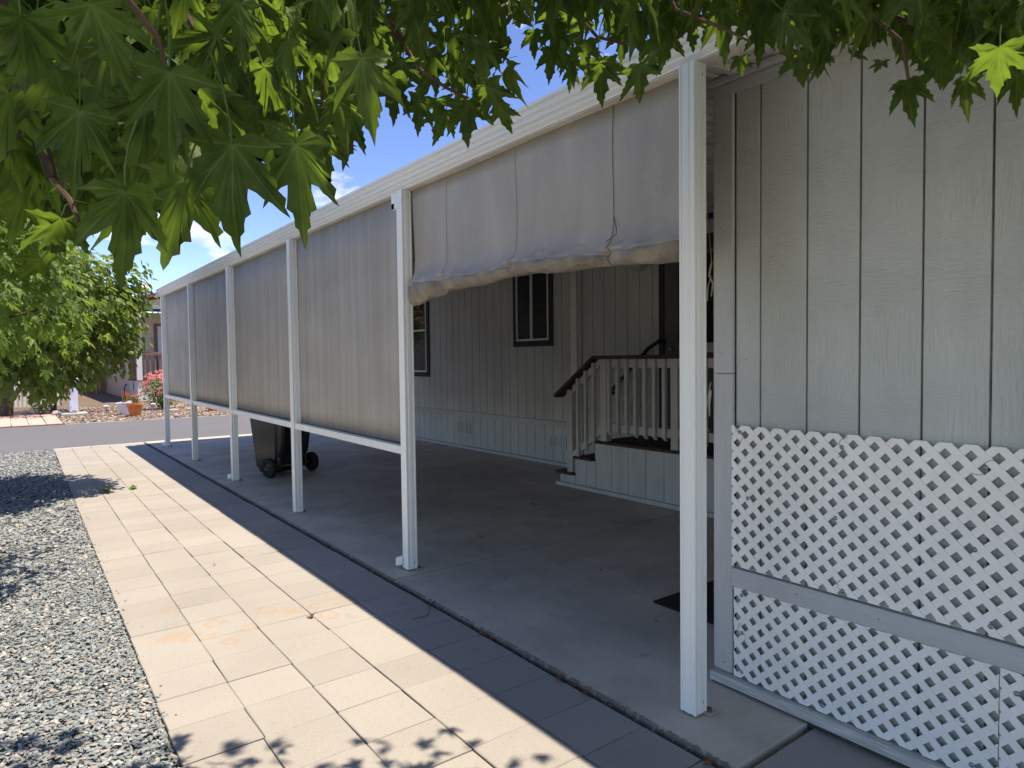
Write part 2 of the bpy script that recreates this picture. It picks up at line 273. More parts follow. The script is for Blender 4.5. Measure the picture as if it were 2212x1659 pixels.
# ------------------------------------------------------------------ helpers
class MB:
    def __init__(s): s.v = []; s.f = []; s.mi = []
    def add(s, vs, fs, mi=0):
        o = len(s.v); s.v += [tuple(v) for v in vs]; s.f += [tuple(i+o for i in f) for f in fs]; s.mi += [mi]*len(fs); return s
    def box(s, x0, x1, y0, y1, z0, z1, c=0, M=None, mi=0):
        if c <= 0:
            vs = [(x0, y0, z0), (x1, y0, z0), (x1, y1, z0), (x0, y1, z0), (x0, y0, z1), (x1, y0, z1), (x1, y1, z1), (x0, y1, z1)]
            fs = [(3, 2, 1, 0), (4, 5, 6, 7), (0, 1, 5, 4), (1, 2, 6, 5), (2, 3, 7, 6), (3, 0, 4, 7)]
        else:   # every edge chamfered
            vs = []; X = (x0, x1); Y = (y0, y1); Z = (z0, z1); idx = {}
            for i in (0, 1):
                for j in (0, 1):
                    for k in (0, 1):
                        sx, sy, sz = (1, -1)[i]*c, (1, -1)[j]*c, (1, -1)[k]*c
                        idx[i, j, k] = len(vs); vs += [(X[i], Y[j]+sy, Z[k]+sz), (X[i]+sx, Y[j], Z[k]+sz), (X[i]+sx, Y[j]+sy, Z[k])]
            g = lambda i, j, k, a: idx[i, j, k]+a
            fs = [(g(0,0,0,0), g(0,0,1,0), g(0,1,1,0), g(0,1,0,0)), (g(1,0,0,0), g(1,1,0,0), g(1,1,1,0), g(1,0,1,0)),
                  (g(0,0,0,1), g(1,0,0,1), g(1,0,1,1), g(0,0,1,1)), (g(0,1,0,1), g(0,1,1,1), g(1,1,1,1), g(1,1,0,1)),
                  (g(0,0,0,2), g(0,1,0,2), g(1,1,0,2), g(1,0,0,2)), (g(0,0,1,2), g(1,0,1,2), g(1,1,1,2), g(0,1,1,2))]
            for i in (0, 1):
                for j in (0, 1):
                    fs += [(g(i,j,0,0), g(i,j,0,1), g(i,j,1,1), g(i,j,1,0))]
                    fs += [(g(i,0,j,0), g(i,0,j,2), g(i,1,j,2), g(i,1,j,0))]
                    fs += [(g(0,i,j,1), g(0,i,j,2), g(1,i,j,2), g(1,i,j,1))]
                    for k in (0, 1): fs += [(g(i,j,k,0), g(i,j,k,1), g(i,j,k,2))]
        if M is not None: vs = [tuple(M @ Vector(v)) for v in vs]
        return s.add(vs, fs, mi)
    def tube(s, pts, rad, n=8, cap=True, mi=0):
        pts = [Vector(p) for p in pts]; rs = rad if isinstance(rad, (list, tuple)) else [rad]*len(pts)
        vs = []; fs = []; prev = None
        for i, p in enumerate(pts):
            d = (pts[min(i+1, len(pts)-1)]-pts[max(i-1, 0)]).normalized()
            a = d.cross(Vector((0, 0, 1)) if abs(d.z) < .9 else Vector((1, 0, 0))).normalized() if prev is None else (prev-d*prev.dot(d)).normalized()
            prev = a; b = d.cross(a)
            for k in range(n):
                t = 2*math.pi*k/n; vs.append(p+(a*math.cos(t)+b*math.sin(t))*rs[i])
        for i in range(len(pts)-1):
            for k in range(n):
                k2 = (k+1) % n; fs.append((i*n+k, i*n+k2, (i+1)*n+k2, (i+1)*n+k))
        if cap: fs += [tuple(range(n-1, -1, -1)), tuple((len(pts)-1)*n+k for k in range(n))]
        return s.add(vs, fs, mi)
    def prism(s, prof, a0, a1, axis='y', mi=0, closed=True):
        """profile (u,w): axis y -> (x,z); axis z -> (x,y); axis x -> (y,z)"""
        mk = {'y': lambda u, w_, t: (u, t, w_), 'z': lambda u, w_, t: (u, w_, t), 'x': lambda u, w_, t: (t, u, w_)}[axis]
        n = len(prof); vs = [mk(u, q, a0) for u, q in prof]+[mk(u, q, a1) for u, q in prof]
        fs = [(i, (i+1) % n, n+(i+1) % n, n+i) for i in range(n if closed else n-1)]
        if closed: fs += [tuple(range(n-1, -1, -1)), tuple(range(n, 2*n))]
        return s.add(vs, fs, mi)
    def lathe(s, prof, c, n=20, mi=0, tilt=None):
        vs = []; fs = []; m = len(prof)
        for i in range(n):
            t = 2*math.pi*i/n
            for r_, z_ in prof:
                p = Vector((r_*math.cos(t), r_*math.sin(t), z_))
                if tilt: p = tilt @ p
                vs.append((p.x+c[0], p.y+c[1], p.z+c[2]))
        for i in range(n):
            for j in range(m-1): a = i*m+j; b = ((i+1) % n)*m+j; fs.append((a, b, b+1, a+1))
        return s.add(vs, fs, mi)
    def build(s, name, m, parent=None, smooth=False, kind=None, local=False):
        me = bpy.data.meshes.new(name)
        v = s.v
        if parent is not None and not local:
            o = wpos(parent); v = [(a-o.x, b-o.y, c-o.z) for a, b, c in v]
        me.from_pydata(v, [], s.f)
        for mm in (m if isinstance(m, (list, tuple)) else [m]): me.materials.append(mm)
        if any(s.mi): me.polygons.foreach_set('material_index', s.mi)
        import bmesh
        bm = bmesh.new(); bm.from_mesh(me); bmesh.ops.recalc_face_normals(bm, faces=bm.faces); bm.to_mesh(me); bm.free()
        if smooth: smooth_me(me)
        me.update()
        return link(name, me, parent, kind)
def smooth_me(me, ang=35):
    me.polygons.foreach_set('use_smooth', [True]*len(me.polygons))
    try: me.set_sharp_from_angle(angle=R(ang))
    except Exception: pass
def wpos(o):
    p = Vector(o.location)
    while o.parent: o = o.parent; p += Vector(o.location)
    return p
def link(name, me, parent=None, kind=None):
    o = bpy.data.objects.new(name, me); COL.objects.link(o)
    if parent is not None: o.parent = parent
    if kind: o['kind'] = kind
    return o
def thing(name, label, cat, loc=(0, 0, 0), group=None):
    o = bpy.data.objects.new(name, None); COL.objects.link(o); o.location = loc; o.empty_display_size = .1
    o['label'] = label; o['category'] = cat
    if group: o['group'] = group
    return o
def tag(o, label, cat, group=None):
    o['label'] = label; o['category'] = cat
    if group: o['group'] = group
    return o
def fast_mesh(name, V, F, m, rnd=None, vein=None, smooth=False):
    """V (n,3), F (m,k) arrays"""
    me = bpy.data.meshes.new(name); n = len(V); k = F.shape[1]; fm = len(F)
    me.vertices.add(n); me.vertices.foreach_set('co', np.asarray(V, np.float32).ravel())
    me.loops.add(fm*k); me.loops.foreach_set('vertex_index', F.ravel().astype(np.int32))
    me.polygons.add(fm); me.polygons.foreach_set('loop_start', np.arange(0, fm*k, k, dtype=np.int32)); me.polygons.foreach_set('loop_total', np.full(fm, k, np.int32))
    me.update(calc_edges=True)
    if rnd is not None: me.attributes.new('rnd', 'FLOAT', 'POINT').data.foreach_set('value', np.asarray(rnd, np.float32))
    if vein is not None: me.attributes.new('vein', 'FLOAT', 'POINT').data.foreach_set('value', np.asarray(vein, np.float32))
    me.materials.append(m)
    me.polygons.foreach_set('use_smooth', np.full(fm, bool(smooth)))
    me.update(); return me
rng = np.random.default_rng(5)

# ================================================================== SETTING
XS = 2.092                                   # edge of the slab
g = MB(); g.add([(-400, -400, -.06), (400, -400, -.06), (400, 14.6, -.06), (-400, 14.6, -.06)], [(0, 1, 2, 3)]); g.build('ground', mat('pale_gravel', (.50, .46, .40), .95, .12, 8, bump=.6, bs=60, fine=.2, fs=70, dist=.01), kind='structure')  # ground mostly out of view, coloured pale to bounce sunlight into the shade
g = MB(); g.box(-400, 400, 14.62, 20.45, -.3, -.02); g.build('road', M_asph, kind='structure')
g = MB(); g.add([(-400, 20.45, -.015), (400, 20.45, -.015), (400, 900, -.015), (-400, 900, -.015)], [(0, 1, 2, 3)]); g.build('far_yard', M_dirt, kind='structure')
g = MB(); g.box(-2.6, .5, -8, 14.6, -.2, -.035); g.build('gravel_bed', mat('gravel_fines', (.24, .245, .235), .95, .3, 30, bump=.8, bs=60, fine=.3, fs=70, dist=.015), kind='structure')

# pavers
def lerp(a, b, t): return a+(b-a)*t
def colx(i, y):
    t = (y-2.7)/11.5
    return lerp((.485, .793, 1.105, 1.418, 1.733, 2.062)[i], (.64, .906, 1.19, 1.476, 1.79, 2.055)[i], t)
g = MB(); g.add([(.44, -3, -.045), (2.70, -3, -.045), (2.70, 1.435, -.045), (2.085, 1.435, -.045), (2.085, 14.6, -.045), (.63, 14.6, -.045)], [(0, 1, 2, 3, 4, 5)]); path = g.build('path', M_joint, kind='structure')
pms = []
for k in range(6):
    b = MB(); b.box(-.5, .5, -.5, .5, -.04, 0, c=.006)
    # scaled later: keep chamfer small by building at real size
    b = MB(); hw, hl = .151, .1455
    b.box(-hw, hw, -hl, hl, -.042, 0, c=.0035)
    b.v = [(x+random.uniform(-.0012, .0012), y+random.uniform(-.0012, .0012), z) for x, y, z in b.v]
    o = b.build('paver', M_pav, path); pms.append(o.data); bpy.data.objects.remove(o)
y = -1.69; row = 0
while y < 14.45:
    for i in range(5):
        yo = (0, .004, -.003, .002, -.006)[i]
        x0, x1 = colx(i, y), colx(i+1, y)
        if i == 4 and y > 13.9: pass
        o = link('paver', pms[random.randrange(6)], path)
        gap = .0018 if random.random() < .8 else .005
        o.scale = ((x1-x0-gap-(.006 if i == 3 else 0))/.302, (.297-(.0022 if random.random() < .65 else .0055))/.291, 1)
        o.location = ((x0+x1)/2, y+.1485+yo, -.012+random.uniform(-.0022, .0022)); o.rotation_euler = (random.uniform(-.004, .004), random.uniform(-.004, .004), random.uniform(-.006, .006))
    y += .2965; row += 1
for j in range(6):
    b = MB(); b.box(-.262, .262, -.225, .225, -.042, 0, c=.004); o = b.build('paver', M_pav, None); o.parent = path; o.location = (2.362, 1.425-.232-j*.462, -.010)

# slab panels
slab = MB().box(XS+.012, 6.2, 1.45, 14.62, -.2, -.045).build('carport_slab', mat('slab_joint', (.035, .032, .028), .95, .4, 30), kind='structure')
js = [1.437, 4.165, 6.735, 9.22, 11.85, 14.30]
for a, b_ in zip(js[:-1], js[1:]):
    for (x0, x1) in ((XS, 6.22),):
        m = MB(); m.box(x0, x1, a+.008, b_-.008, -.10, 0, c=.003); m.build('slab_panel', M_slab, slab)
MB().box(XS, 6.22, 14.303, 14.615, -.10, -.004, c=.006).build('slab_panel', M_conc, slab)
MB().box(.63, XS-.01, 14.50, 14.618, -.10, -.010, c=.004).build('kerb_strip', M_conc, kind='structure')

# gravel chips
def chips(name, n, xf, y0, y1, s0, s1, m, z=-.03, zr=.025, label=None):
    base = np.array([(-1, -.6, -.3), (.9, -.8, -.35), (1.05, .7, -.3), (-.8, .9, -.3), (-.75, -.7, .35), (.7, -.5, .3), (.6, .75, .4), (-.9, .5, .3)], float)
    F = np.array([(0, 3, 2, 1), (4, 5, 6, 7), (0, 1, 5, 4), (1, 2, 6, 5), (2, 3, 7, 6), (3, 0, 4, 7)])
    Y = rng.uniform(y0, y1, n); X0, X1 = xf(Y); X = rng.uniform(0, 1, n)*(X1-X0)+X0
    s = rng.uniform(s0, s1, (n, 1, 3))*np.array([1.2, .85, .36])
    V = base[None]*(1+rng.uniform(-.3, .3, (n, 8, 3)))*s
    a = rng.uniform(0, 6.28, n); tx = rng.normal(0, .28, n); ty = rng.normal(0, .28, n)
    ca, sa = np.cos(a), np.sin(a)
    x, y_, z_ = V[..., 0], V[..., 1], V[..., 2]
    y_, z_ = y_*np.cos(tx)[:, None]-z_*np.sin(tx)[:, None], y_*np.sin(tx)[:, None]+z_*np.cos(tx)[:, None]
    x, z_ = x*np.cos(ty)[:, None]+z_*np.sin(ty)[:, None], -x*np.sin(ty)[:, None]+z_*np.cos(ty)[:, None]
    x, y_ = x*ca[:, None]-y_*sa[:, None], x*sa[:, None]+y_*ca[:, None]
    P = np.stack([x+X[:, None], y_+Y[:, None], z_+(z+rng.uniform(0, zr, n))[:, None]], -1).reshape(-1, 3)
    FF = (F[None]+8*np.arange(n)[:, None, None]).reshape(-1, 4)
    me = fast_mesh(name, P, FF, m, rnd=np.repeat(rng.uniform(0, 1, n), 8))
    o = link(name, me, None, 'stuff'); tag(o, label, 'gravel'); return o
ge = lambda Y: lerp(.47, .625, (Y-2.7)/11.5)
chips('gravel', 52000, lambda Y: (np.full_like(Y, -.85), ge(Y)), 1.6, 6.5, .006, .0135, M_chip, label='loose blue grey slate gravel along the cream paver path')
chips('gravel', 30000, lambda Y: (np.full_like(Y, -.9), ge(Y)), 6.5, 14.55, .009, .019, M_chip, label='blue grey slate gravel further off, up to the road edge')
chips('gravel', 170, lambda Y: (ge(Y), ge(Y)+.10*rng.uniform(0, 1, len(Y))**2), 1.8, 12, .004, .009, M_chip, z=-.010, zr=.002, label='few stray slate chips spilled onto the edge of the cream pavers')
chips('gravel', 16000, lambda Y: (np.where(Y < 25, 1.15, 1.0), np.full_like(Y, 8.5)), 20.5, 27.5, .018, .035, M_chipf, z=-.02, label='reddish brown stone chips in the yard across the road')

# ================================================================== CARPORT
PY = [1.785, 4.297, 6.638, 8.939, 11.205, 13.419]; PX = 2.295; ZB = 2.720
carport = thing('carport', 'long white metal carport roof on six slender posts beside the grey house', 'carport', (PX, 7, 0))
def post_profile(h=.04, d=.0028):
    # square tube with two shallow flutes on each face
    pr = []; side = [(-h+.003, 0), (-h*.72, 0), (-h*.66, d), (-h*.36, d), (-h*.28, 0), (h*.28, 0), (h*.36, d), (h*.66, d), (h*.72, 0), (h-.003, 0)]
    for k in range(4):
        a = k*math.pi/2
        for u, dd in side:
            x, y_ = u, -(h-dd); pr.append((x*math.cos(a)-y_*math.sin(a), x*math.sin(a)+y_*math.cos(a)))
    return pr
pm = MB(); pm.prism(post_profile(), .012, ZB-.004, 'z'); post_me = None
for i, y in enumerate(PY):
    if post_me is None: o = pm.build('post', M_white, carport, local=True); post_me = o.data
    else: o = link('post', post_me, carport)
    o.location = Vector((PX, y, 0))-carport.location
    b = MB(); b.box(.02, .075, -.068, -.012, .003, .009, c=.001); q = b.build('base_plate', M_conc, o, local=True)
    b = MB(); b.lathe([(0, .024), (.010, .023), (.012, .012), (.012, .009)], (.050, -.042, 0), 8); q = b.build('anchor_bolt', M_rust, o, local=True)
    T = Matrix.Rotation(R(90), 3, 'X')
    b = MB(); b.lathe([(0, .006), (.007, .005), (.009, .0)], (.012, -.034, .055), 10, tilt=T); b.lathe([(0, .006), (.007, .005), (.009, .0)], (.012, -.034, ZB-.05), 10, tilt=T); q = b.build('screw', M_steel, o, local=True)
    if i in (1, 3, 5):   # small gutter outlet at the foot
        b = MB()
        for (z0, z1) in ((.035, .085),):
            b.box(-.030, .03, -.0, .05, z0, z1, c=.004)
        bb = MB(); hw = .028
        ring = lambda y_, s, z_: [(-s-.004, y_, z_-s), (s-.004, y_, z_-s), (s-.004, y_, z_+s), (-s-.004, y_, z_+s)]
        vs = ring(.045, .026, .065)+ring(.105, .030, .050)+ring(.105, .025, .050)+ring(.06, .022, .062)
        bb.add(vs, [(a, (a+1) % 4, 4+(a+1) % 4, 4+a) for a in range(4)]+[(4+a, 4+(a+1) % 4, 8+(a+1) % 4, 8+a) for a in range(4)]+[(8+a, 8+(a+1) % 4, 12+(a+1) % 4, 12+a) for a in range(4)]+[(12, 13, 14, 15)])
        q = bb.build('outlet_spout', M_white, o, local=True); q.rotation_euler = (0, 0, R(25))
    if i == 1:
        b = MB(); b.box(-.034, .020, .041, .082, 2.60, 2.71, c=.002); b.box(-.034, .0, .082, .125, 2.60, 2.64); b.box(-.034, -.030, .082, .125, 2.60, 2.71, c=.001)
        q = b.build('bracket', M_white, o, local=True)
Y0, Y1 = -2.2, 13.57
# fascia gutter with stepped flutes
fp = [(2.375, 2.722), (2.283, 2.722), (2.281, 2.730), (2.262, 2.742), (2.258, 2.752), (2.262, 2.760), (2.246, 2.764), (2.240, 2.780), (2.246, 2.790), (2.232, 2.794), (2.222, 2.812), (2.232, 2.824), (2.216, 2.828), (2.214, 2.842), (2.224, 2.846), (2.238, 2.840), (2.375, 2.832)]
MB().prism(fp, Y0, Y1, 'y').build('fascia', M_fascia, carport)
MB().box(2.290, 2.372, Y0, Y1-.02, 2.7155, 2.7205).build('soffit_strip', M_soffit, carport)
MB().box(2.205, 2.385, Y1+.001, Y1+.008, 2.712, 2.852, c=.002).build('fascia_end_cap', M_fascia, carport)
MB().box(2.276, 2.284, 2.29, 2.296, 2.73, 2.73+.002).build('splice_seam', M_steel, carport)
# ceiling pans, ribs run from the beam up to the house
def ceil_z(x): return 2.735+.1*(x-2.38)
pw = .305
prof = [(0, 0), (.012, -.022), (.045, -.022), (.057, 0), (.105, 0), (.112, -.008), (.140, -.008), (.147, 0), (.205, 0), (.212, -.008), (.240, -.008), (.247, 0), (pw, 0)]
prof += [(pw+.012, .004), (pw+.012, .010), (0, .010)]
pan = MB(); n = len(prof); xa, xb = 2.378, 6.215
vs = [(xa, u, ceil_z(xa)+q+.02) for u, q in prof]+[(xb, u, ceil_z(xb)+q+.02) for u, q in prof]
pan.add(vs, [(i, (i+1) % n, n+(i+1) % n, n+i) for i in range(n)]+[tuple(range(n-1, -1, -1)), tuple(range(n, 2*n))])
po = pan.build('ceiling_panel', M_ceil, carport, local=True); po.location = Vector((0, Y0, 0))-carport.location
k = 1
while Y0+k*pw < Y1-.2:
    o = link('ceiling_panel', po.data, carport); o.location = Vector((0, Y0+k*pw, 0))-carport.location; k += 1
# screen rails
for a, b_ in ((1, 2), (2, 3), (3, 4), (4, 5)):
    za = lerp(.862, .918, (a-1)/4); zb = lerp(.862, .918, (b_-1)/4)
    y0, y1 = PY[a]+.0405, PY[b_]-.0405
    m = MB(); h = .028
    vs = [(2.272, y0, za-h), (2.345, y0, za-h), (2.345, y0, za+h), (2.272, y0, za+h), (2.272, y1, zb-h), (2.345, y1, zb-h), (2.345, y1, zb+h), (2.272, y1, zb+h)]
    m.add(vs, [(3, 2, 1, 0), (4, 5, 6, 7), (0, 1, 5, 4), (1, 2, 6, 5), (2, 3, 7, 6), (3, 0, 4, 7)]); m.build('screen_rail', M_white, carport)

# shade screens
lab = ['full-height grey shade screen nearest the viewer, beside the rolled one', 'grey shade screen second from the rolled one, trash bin showing beneath', 'grey shade screen third from the rolled one, with pale vertical streaks', 'narrowest-looking grey shade screen at the road end of the carport']
for j, (a, b_) in enumerate(((1, 2), (2, 3), (3, 4), (4, 5))):
    y0, y1 = PY[a]+.055, PY[b_]-.030; zb = lerp(.892, .945, j/3)
    s = thing('shade_screen', lab[j], 'shade screen', (2.33, (y0+y1)/2, zb), 'full grey shade screens between the posts')
    nu, nv = 90, 6; V = []; F = []
    ph = random.uniform(0, 6)
    for v in range(nv+1):
        for u in range(nu+1):
            yy = lerp(y0, y1, u/nu); amp = .0005+.0009*j
            x = 2.335+amp*(math.sin(yy*21+ph+v*.25)+.6*math.sin(yy*38+ph*2-v*.2)+.7*math.sin(yy*9+ph))*(1-.3*v/nv)
            V.append((x, yy, lerp(zb-.006, 2.715, v/nv)))
    for v in range(nv):
        for u in range(nu): q = v*(nu+1)+u; F.append((q, q+1, q+nu+2, q+nu+1))
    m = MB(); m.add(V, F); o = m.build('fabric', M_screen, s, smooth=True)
    sd = o.modifiers.new('thick', 'SOLIDIFY'); sd.thickness = .0015
    MB().tube([(2.335, y0, zb+.004), (2.335, y1, lerp(zb+.004, zb+.012, 1))], .007, 8).build('hem_bar', M_blind, s)

# the rolled shade
rs = thing('rolled_shade_screen', 'grey shade half rolled up and tied with cords above the carport opening', 'shade screen', (2.33, 3.05, 1.95))
ya, yb = PY[0]+.02, PY[1]-.052
ropes = [2.279, 3.048, 3.792]
def valance(yy):
    zt = lerp(2.055, 2.10, (yy-ya)/(yb-ya)); zbm = 1.925+.055*math.exp(-((yy-3.0)/.75)**2)-.03*math.exp(-((yy-4.2)/.18)**2)+.008*math.sin(yy*9)
    pinch = 0
    for r_ in ropes: pinch += math.exp(-((yy-r_)/.045)**2)
    soft = sum(math.exp(-((yy-r_)/.16)**2) for r_ in ropes)
    bulge = .115*(1-.55*pinch)*(1-.18*soft)+.010*math.sin(yy*13.0)+.006*math.sin(yy*31+1)
    zt += .015*math.sin(yy*5)-.02*soft*.3
    P = []
    for k in range(7): t = k/6; P.append((2.345+.006*math.sin(yy*4+k*.5), lerp(2.716, zt+.12, t)))
    x0 = P[-1][0]; endk = min(1, .35+.65*min((yy-ya), (yb-yy))/.16)
    P.append((x0-.004, zt+.07)); P.append((x0-.018*endk, zt+.025)); P.append((x0-(.050-.008*math.sin(yy*22))*endk, zt-.005))
    endk = min(1, .35+.65*min((yy-ya), (yb-yy))/.16)
    c = (x0-bulge*.42*endk, (zt-.02+zbm)/2); rr = (zt-.02-zbm)/2*.97
    for k in range(11):
        a = math.pi*.62+k/10*math.pi*1.15
        wob = 1+.05*math.sin(yy*40+k*1.3)+.05*math.sin(yy*23-k*2.1)
        P.append((c[0]+math.cos(a)*bulge*.58*(.45+.55*endk)*wob, c[1]+math.sin(a)*rr*wob))
    P.append((x0+.01, zbm+.09)); P.append((x0+.012, zt))
    return P
nu = 220; V = []; F = []; MI = []
for u in range(nu+1):
    yy = lerp(ya, yb, u/nu); V += [(x, yy, z) for x, z in valance(yy)]
nP = len(valance(ya))
for u in range(nu):
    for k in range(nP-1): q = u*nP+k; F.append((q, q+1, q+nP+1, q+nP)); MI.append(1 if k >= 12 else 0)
for base in (0, nu*nP):      # close the two ends
    P = V[base+8:base+nP-1]; c_ = tuple(sum(p[i] for p in P)/len(P) for i in range(3)); V.append(c_); ci = len(V)-1
    for k in range(8, nP-2): F.append((base+k, base+k+1, ci)); MI.append(1)
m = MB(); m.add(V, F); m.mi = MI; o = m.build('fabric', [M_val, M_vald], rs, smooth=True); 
o.data.polygons.foreach_set('use_smooth', [True]*len(o.data.polygons)); sd = o.modifiers.new('thick', 'SOLIDIFY'); sd.thickness = .002
for r_ in ropes:
    P = valance(r_); pts = [(x-.006, r_+.004*math.sin(k), z) for k, (x, z) in enumerate(P[:-3])]
    MB().tube(pts, .0014, 6).build('cord', M_cord if r_ > 3 else M_blind, rs)
MB().tube([(2.336, 2.279, 2.19), (2.320, 2.245, 2.13), (2.288, 2.215, 2.09), (2.268, 2.262, 2.06)], .002, 5).build('cord', M_blind, rs)
# pull cords in the gap beside the first post
pc = thing('pull_cord', 'thin tan pull cord hanging from the roof with a knotted end', 'cord', (2.7, 2.0, 2.0))
MB().tube([(2.72, 2.06, 2.76), (2.70, 2.035, 2.40), (2.69, 2.0, 2.15), (2.68, 1.975, 1.96)], .0022, 6).build('cord', M_cord, pc)
MB().tube([(2.68, 1.975, 1.96), (2.675, 1.985, 1.90), (2.68, 1.965, 1.86), (2.67, 1.97, 1.80)], [.006, .005, .007, .003], 6).build('knot', M_cord, pc)
MB().tube([(2.68, 1.975, 1.90), (2.672, 1.99, 1.85), (2.668, 1.99, 1.78)], .0025, 5).build('cord', M_cord, pc)
pc = thing('loose_cord', 'frayed white cord end tied against the corner board of the shed', 'cord', (2.6, 1.92, 1.3))
MB().tube([(2.612, 1.922, 1.40), (2.59, 1.915, 1.395), (2.598, 1.935, 1.33), (2.59, 1.945, 1.25), (2.588, 1.94, 1.19), (2.592, 1.925, 1.17)], .002, 5).build('cord', M_cord, pc)
MB().tube([(2.60, 1.922, 1.36), (2.60, 1.93, 1.30), (2.596, 1.925, 1.24)], [.006, .005, .002], 5).build('knot', M_cord, pc)

# ================================================================== SHED (near corner of the house, on the right)
SX = 2.636
shed = thing('storage_shed', 'grey grooved-siding shed wall at the right with white lattice on its base', 'shed', (SX, 1.9, 0))
MB().box(SX+.012, 6.2, -3.0, 1.90, 0.01, 2.74).build('wall', M_groove, shed)
edges = [1.815, 1.69, 1.477, 1.263, 1.041, .829]
while edges[-1] > -1.4: edges.append(edges[-1]-.2125)
for a, b_ in zip(edges[:-1], edges[1:]):
    MB().box(SX, SX+.016, b_+.0042, a-.0042, .01, 2.735, c=.0015).build('siding_board', M_side, shed)
y = 1.90
for k in range(16):     # end wall facing the road, grooved the same
    xa = SX+.02+k*.215
    MB().box(xa, xa+.207, 1.897, 1.912, .01, 2.76+.1*(k*.215), c=.0015).build('siding_board', M_side, shed)
MB().box(SX-.022, SX-.001, 1.816, 1.914, .06, 1.438, c=.003).build('corner_board', M_corner, shed)
MB().box(SX-.022, SX-.001, 1.816, 1.914, 1.4405, 2.735, c=.003).build('corner_board', M_corner, shed)
MB().box(SX-.001, SX+.09, 1.9135, 1.933, .06, 2.735, c=.003).build('corner_board', M_corner, shed)
MB().box(SX-.020, SX-.001, -3, 1.8155, 2.685, 2.735, c=.003).build('top_trim', M_band, shed)
MB().box(SX-.045, SX+.10, -3, 1.93, 2.737, 2.765, c=.004).build('top_trim', M_band, shed)
MB().box(SX-.030, SX+.10, -3, 1.92, 2.766, 2.80, c=.004).build('top_trim', M_corner, shed)
MB().box(SX-.030, SX-.001, -3, 1.8155, .472, .556, c=.003).build('band_board', M_band, shed)
tb = MB(); tb.box(SX-.060, SX-.003, -3, 1.915, .012, .056, c=.006); tb.build('base_board', M_trim, shed)
MB().box(SX-.040, SX-.002, -3, 1.915, -.02, .014).build('base_board', M_joint, shed)
# nails on the band and siding
nails = MB()
T = Matrix.Rotation(R(-90), 3, 'Y')
for (yy, zz, x) in [(1.50, .52, SX-.030), (1.17, .515, SX-.030), (1.86, .1, SX-.022), (1.76, 1.50, SX), (1.87, 1.53, SX-.022), (1.88, 2.1, SX-.022), (1.86, 2.45, SX-.022)]:
    nails.lathe([(0, .0012), (.0022, .001), (.003, 0)], (x, yy, zz), 8, tilt=T)
nails.build('nail_head', M_dark, shed)

# lattice
def lattice(name, label, y_hi, y_lo, z_lo, z_hi, x0, ph):
    t = thing(name, label, 'lattice panel', (x0, y_hi, z_lo), 'white lattice panels on the shed wall')
    O = wpos(t); P = .0795; hw = .0136
    def clip(poly, f):
        outp = []
        for i in range(len(poly)):
            a, b = poly[i], poly[(i+1) % len(poly)]; fa, fb = f(a), f(b)
            if fa >= 0: outp.append(a)
            if (fa >= 0) != (fb >= 0): q = fa/(fa-fb); outp.append((a[0]+(b[0]-a[0])*q, a[1]+(b[1]-a[1])*q))
        return outp
    for sgn, xl in ((1, x0), (-1, x0-.0035)):
        # lines  y*sgn + z = c
        vals = [sgn*yy+zz for yy in (y_lo, y_hi) for zz in (z_lo, z_hi)]
        c = math.floor(min(vals)/P)*P+ph
        while c < max(vals)+P:
            w2 = hw*math.sqrt(2)
            far = 5
            # strip between c-w2 and c+w2
            if sgn == 1: quad = [(-far, c-w2+far), (-far, c+w2+far), (far, c+w2-far), (far, c-w2-far)]
            else: quad = [(-far, c-w2-far), (-far, c+w2-far), (far, c+w2+far), (far, c-w2+far)]
            for f in (lambda p: p[0]-y_lo, lambda p: y_hi-p[0], lambda p: p[1]-z_lo, lambda p: z_hi-p[1]): quad = clip(quad, f) if quad else quad
            c += P
            if len(quad) < 3: continue
            n = len(quad); th = .0042
            vs = [(xl-th-O.x, p[0]-O.y, p[1]-O.z) for p in quad]+[(xl-O.x, p[0]-O.y, p[1]-O.z) for p in quad]
            m = MB(); m.add(vs, [tuple(range(n)), tuple(range(2*n-1, n-1, -1))]+[(i, n+i, n+(i+1) % n, (i+1) % n) for i in range(n)])
            m.build('slat', M_plast, t, local=True)
    return t
def scallop_caps(t, y_hi, y_lo, z_hi, x0, ph): pass
lat = [lattice('lattice_panel', 'tall white lattice panel on the shed wall above the grey band board', 1.818, -.62, .566, 1.207, SX-.018, .0155),
       lattice('lattice_panel', 'low white lattice panel below the band board, next to the corner post', 1.806, .785, .060, .470, SX-.018, .020),
       lattice('lattice_panel', 'low white lattice panel butted on beyond the joint, at the right edge', .7815, -.62, .060, .470, SX-.018, .043)]
def screws(t, pts):
    o0 = wpos(t)
    for (yy, zz) in pts:
        b = MB(); b.lathe([(0, .0045), (.004, .0042), (.0075, .002), (.009, 0)], (SX-.0262, yy, zz), 12, tilt=T); b.build('screw', M_steel, t, smooth=True)
screws(lat[0], [(1.776, 1.177), (1.316, 1.155), (.832, 1.135), (1.735, .885), (1.34, .87), (.86, .85), (1.31, .585), (.81, .60)])
screws(lat[1], [(1.765, .44), (1.38, .43), (1.762, .27), (1.38, .255), (.89, .245), (1.765, .09), (1.39, .09), (.86, .10)])
screws(lat[2], [(.735, .40), (.735, .10)])
wm = MB()
for (yy, zz) in [(1.776, 1.177), (1.316, 1.155), (1.31, .585), (.832, 1.135), (1.762, .27)]:
    a = random.uniform(0, 6)
    for k in (0, 1):
        pts = [(SX-.0275, yy+math.cos(a+t_*1.6)*(.004+t_*.045), zz+math.sin(a+t_*1.6)*(.004+t_*.04)) for t_ in np.linspace(0, 1, 6)]; a += 3.0
        wm.tube(pts, .0009, 4)
o = wm.build('wire_tie', M_steel, lat[0])

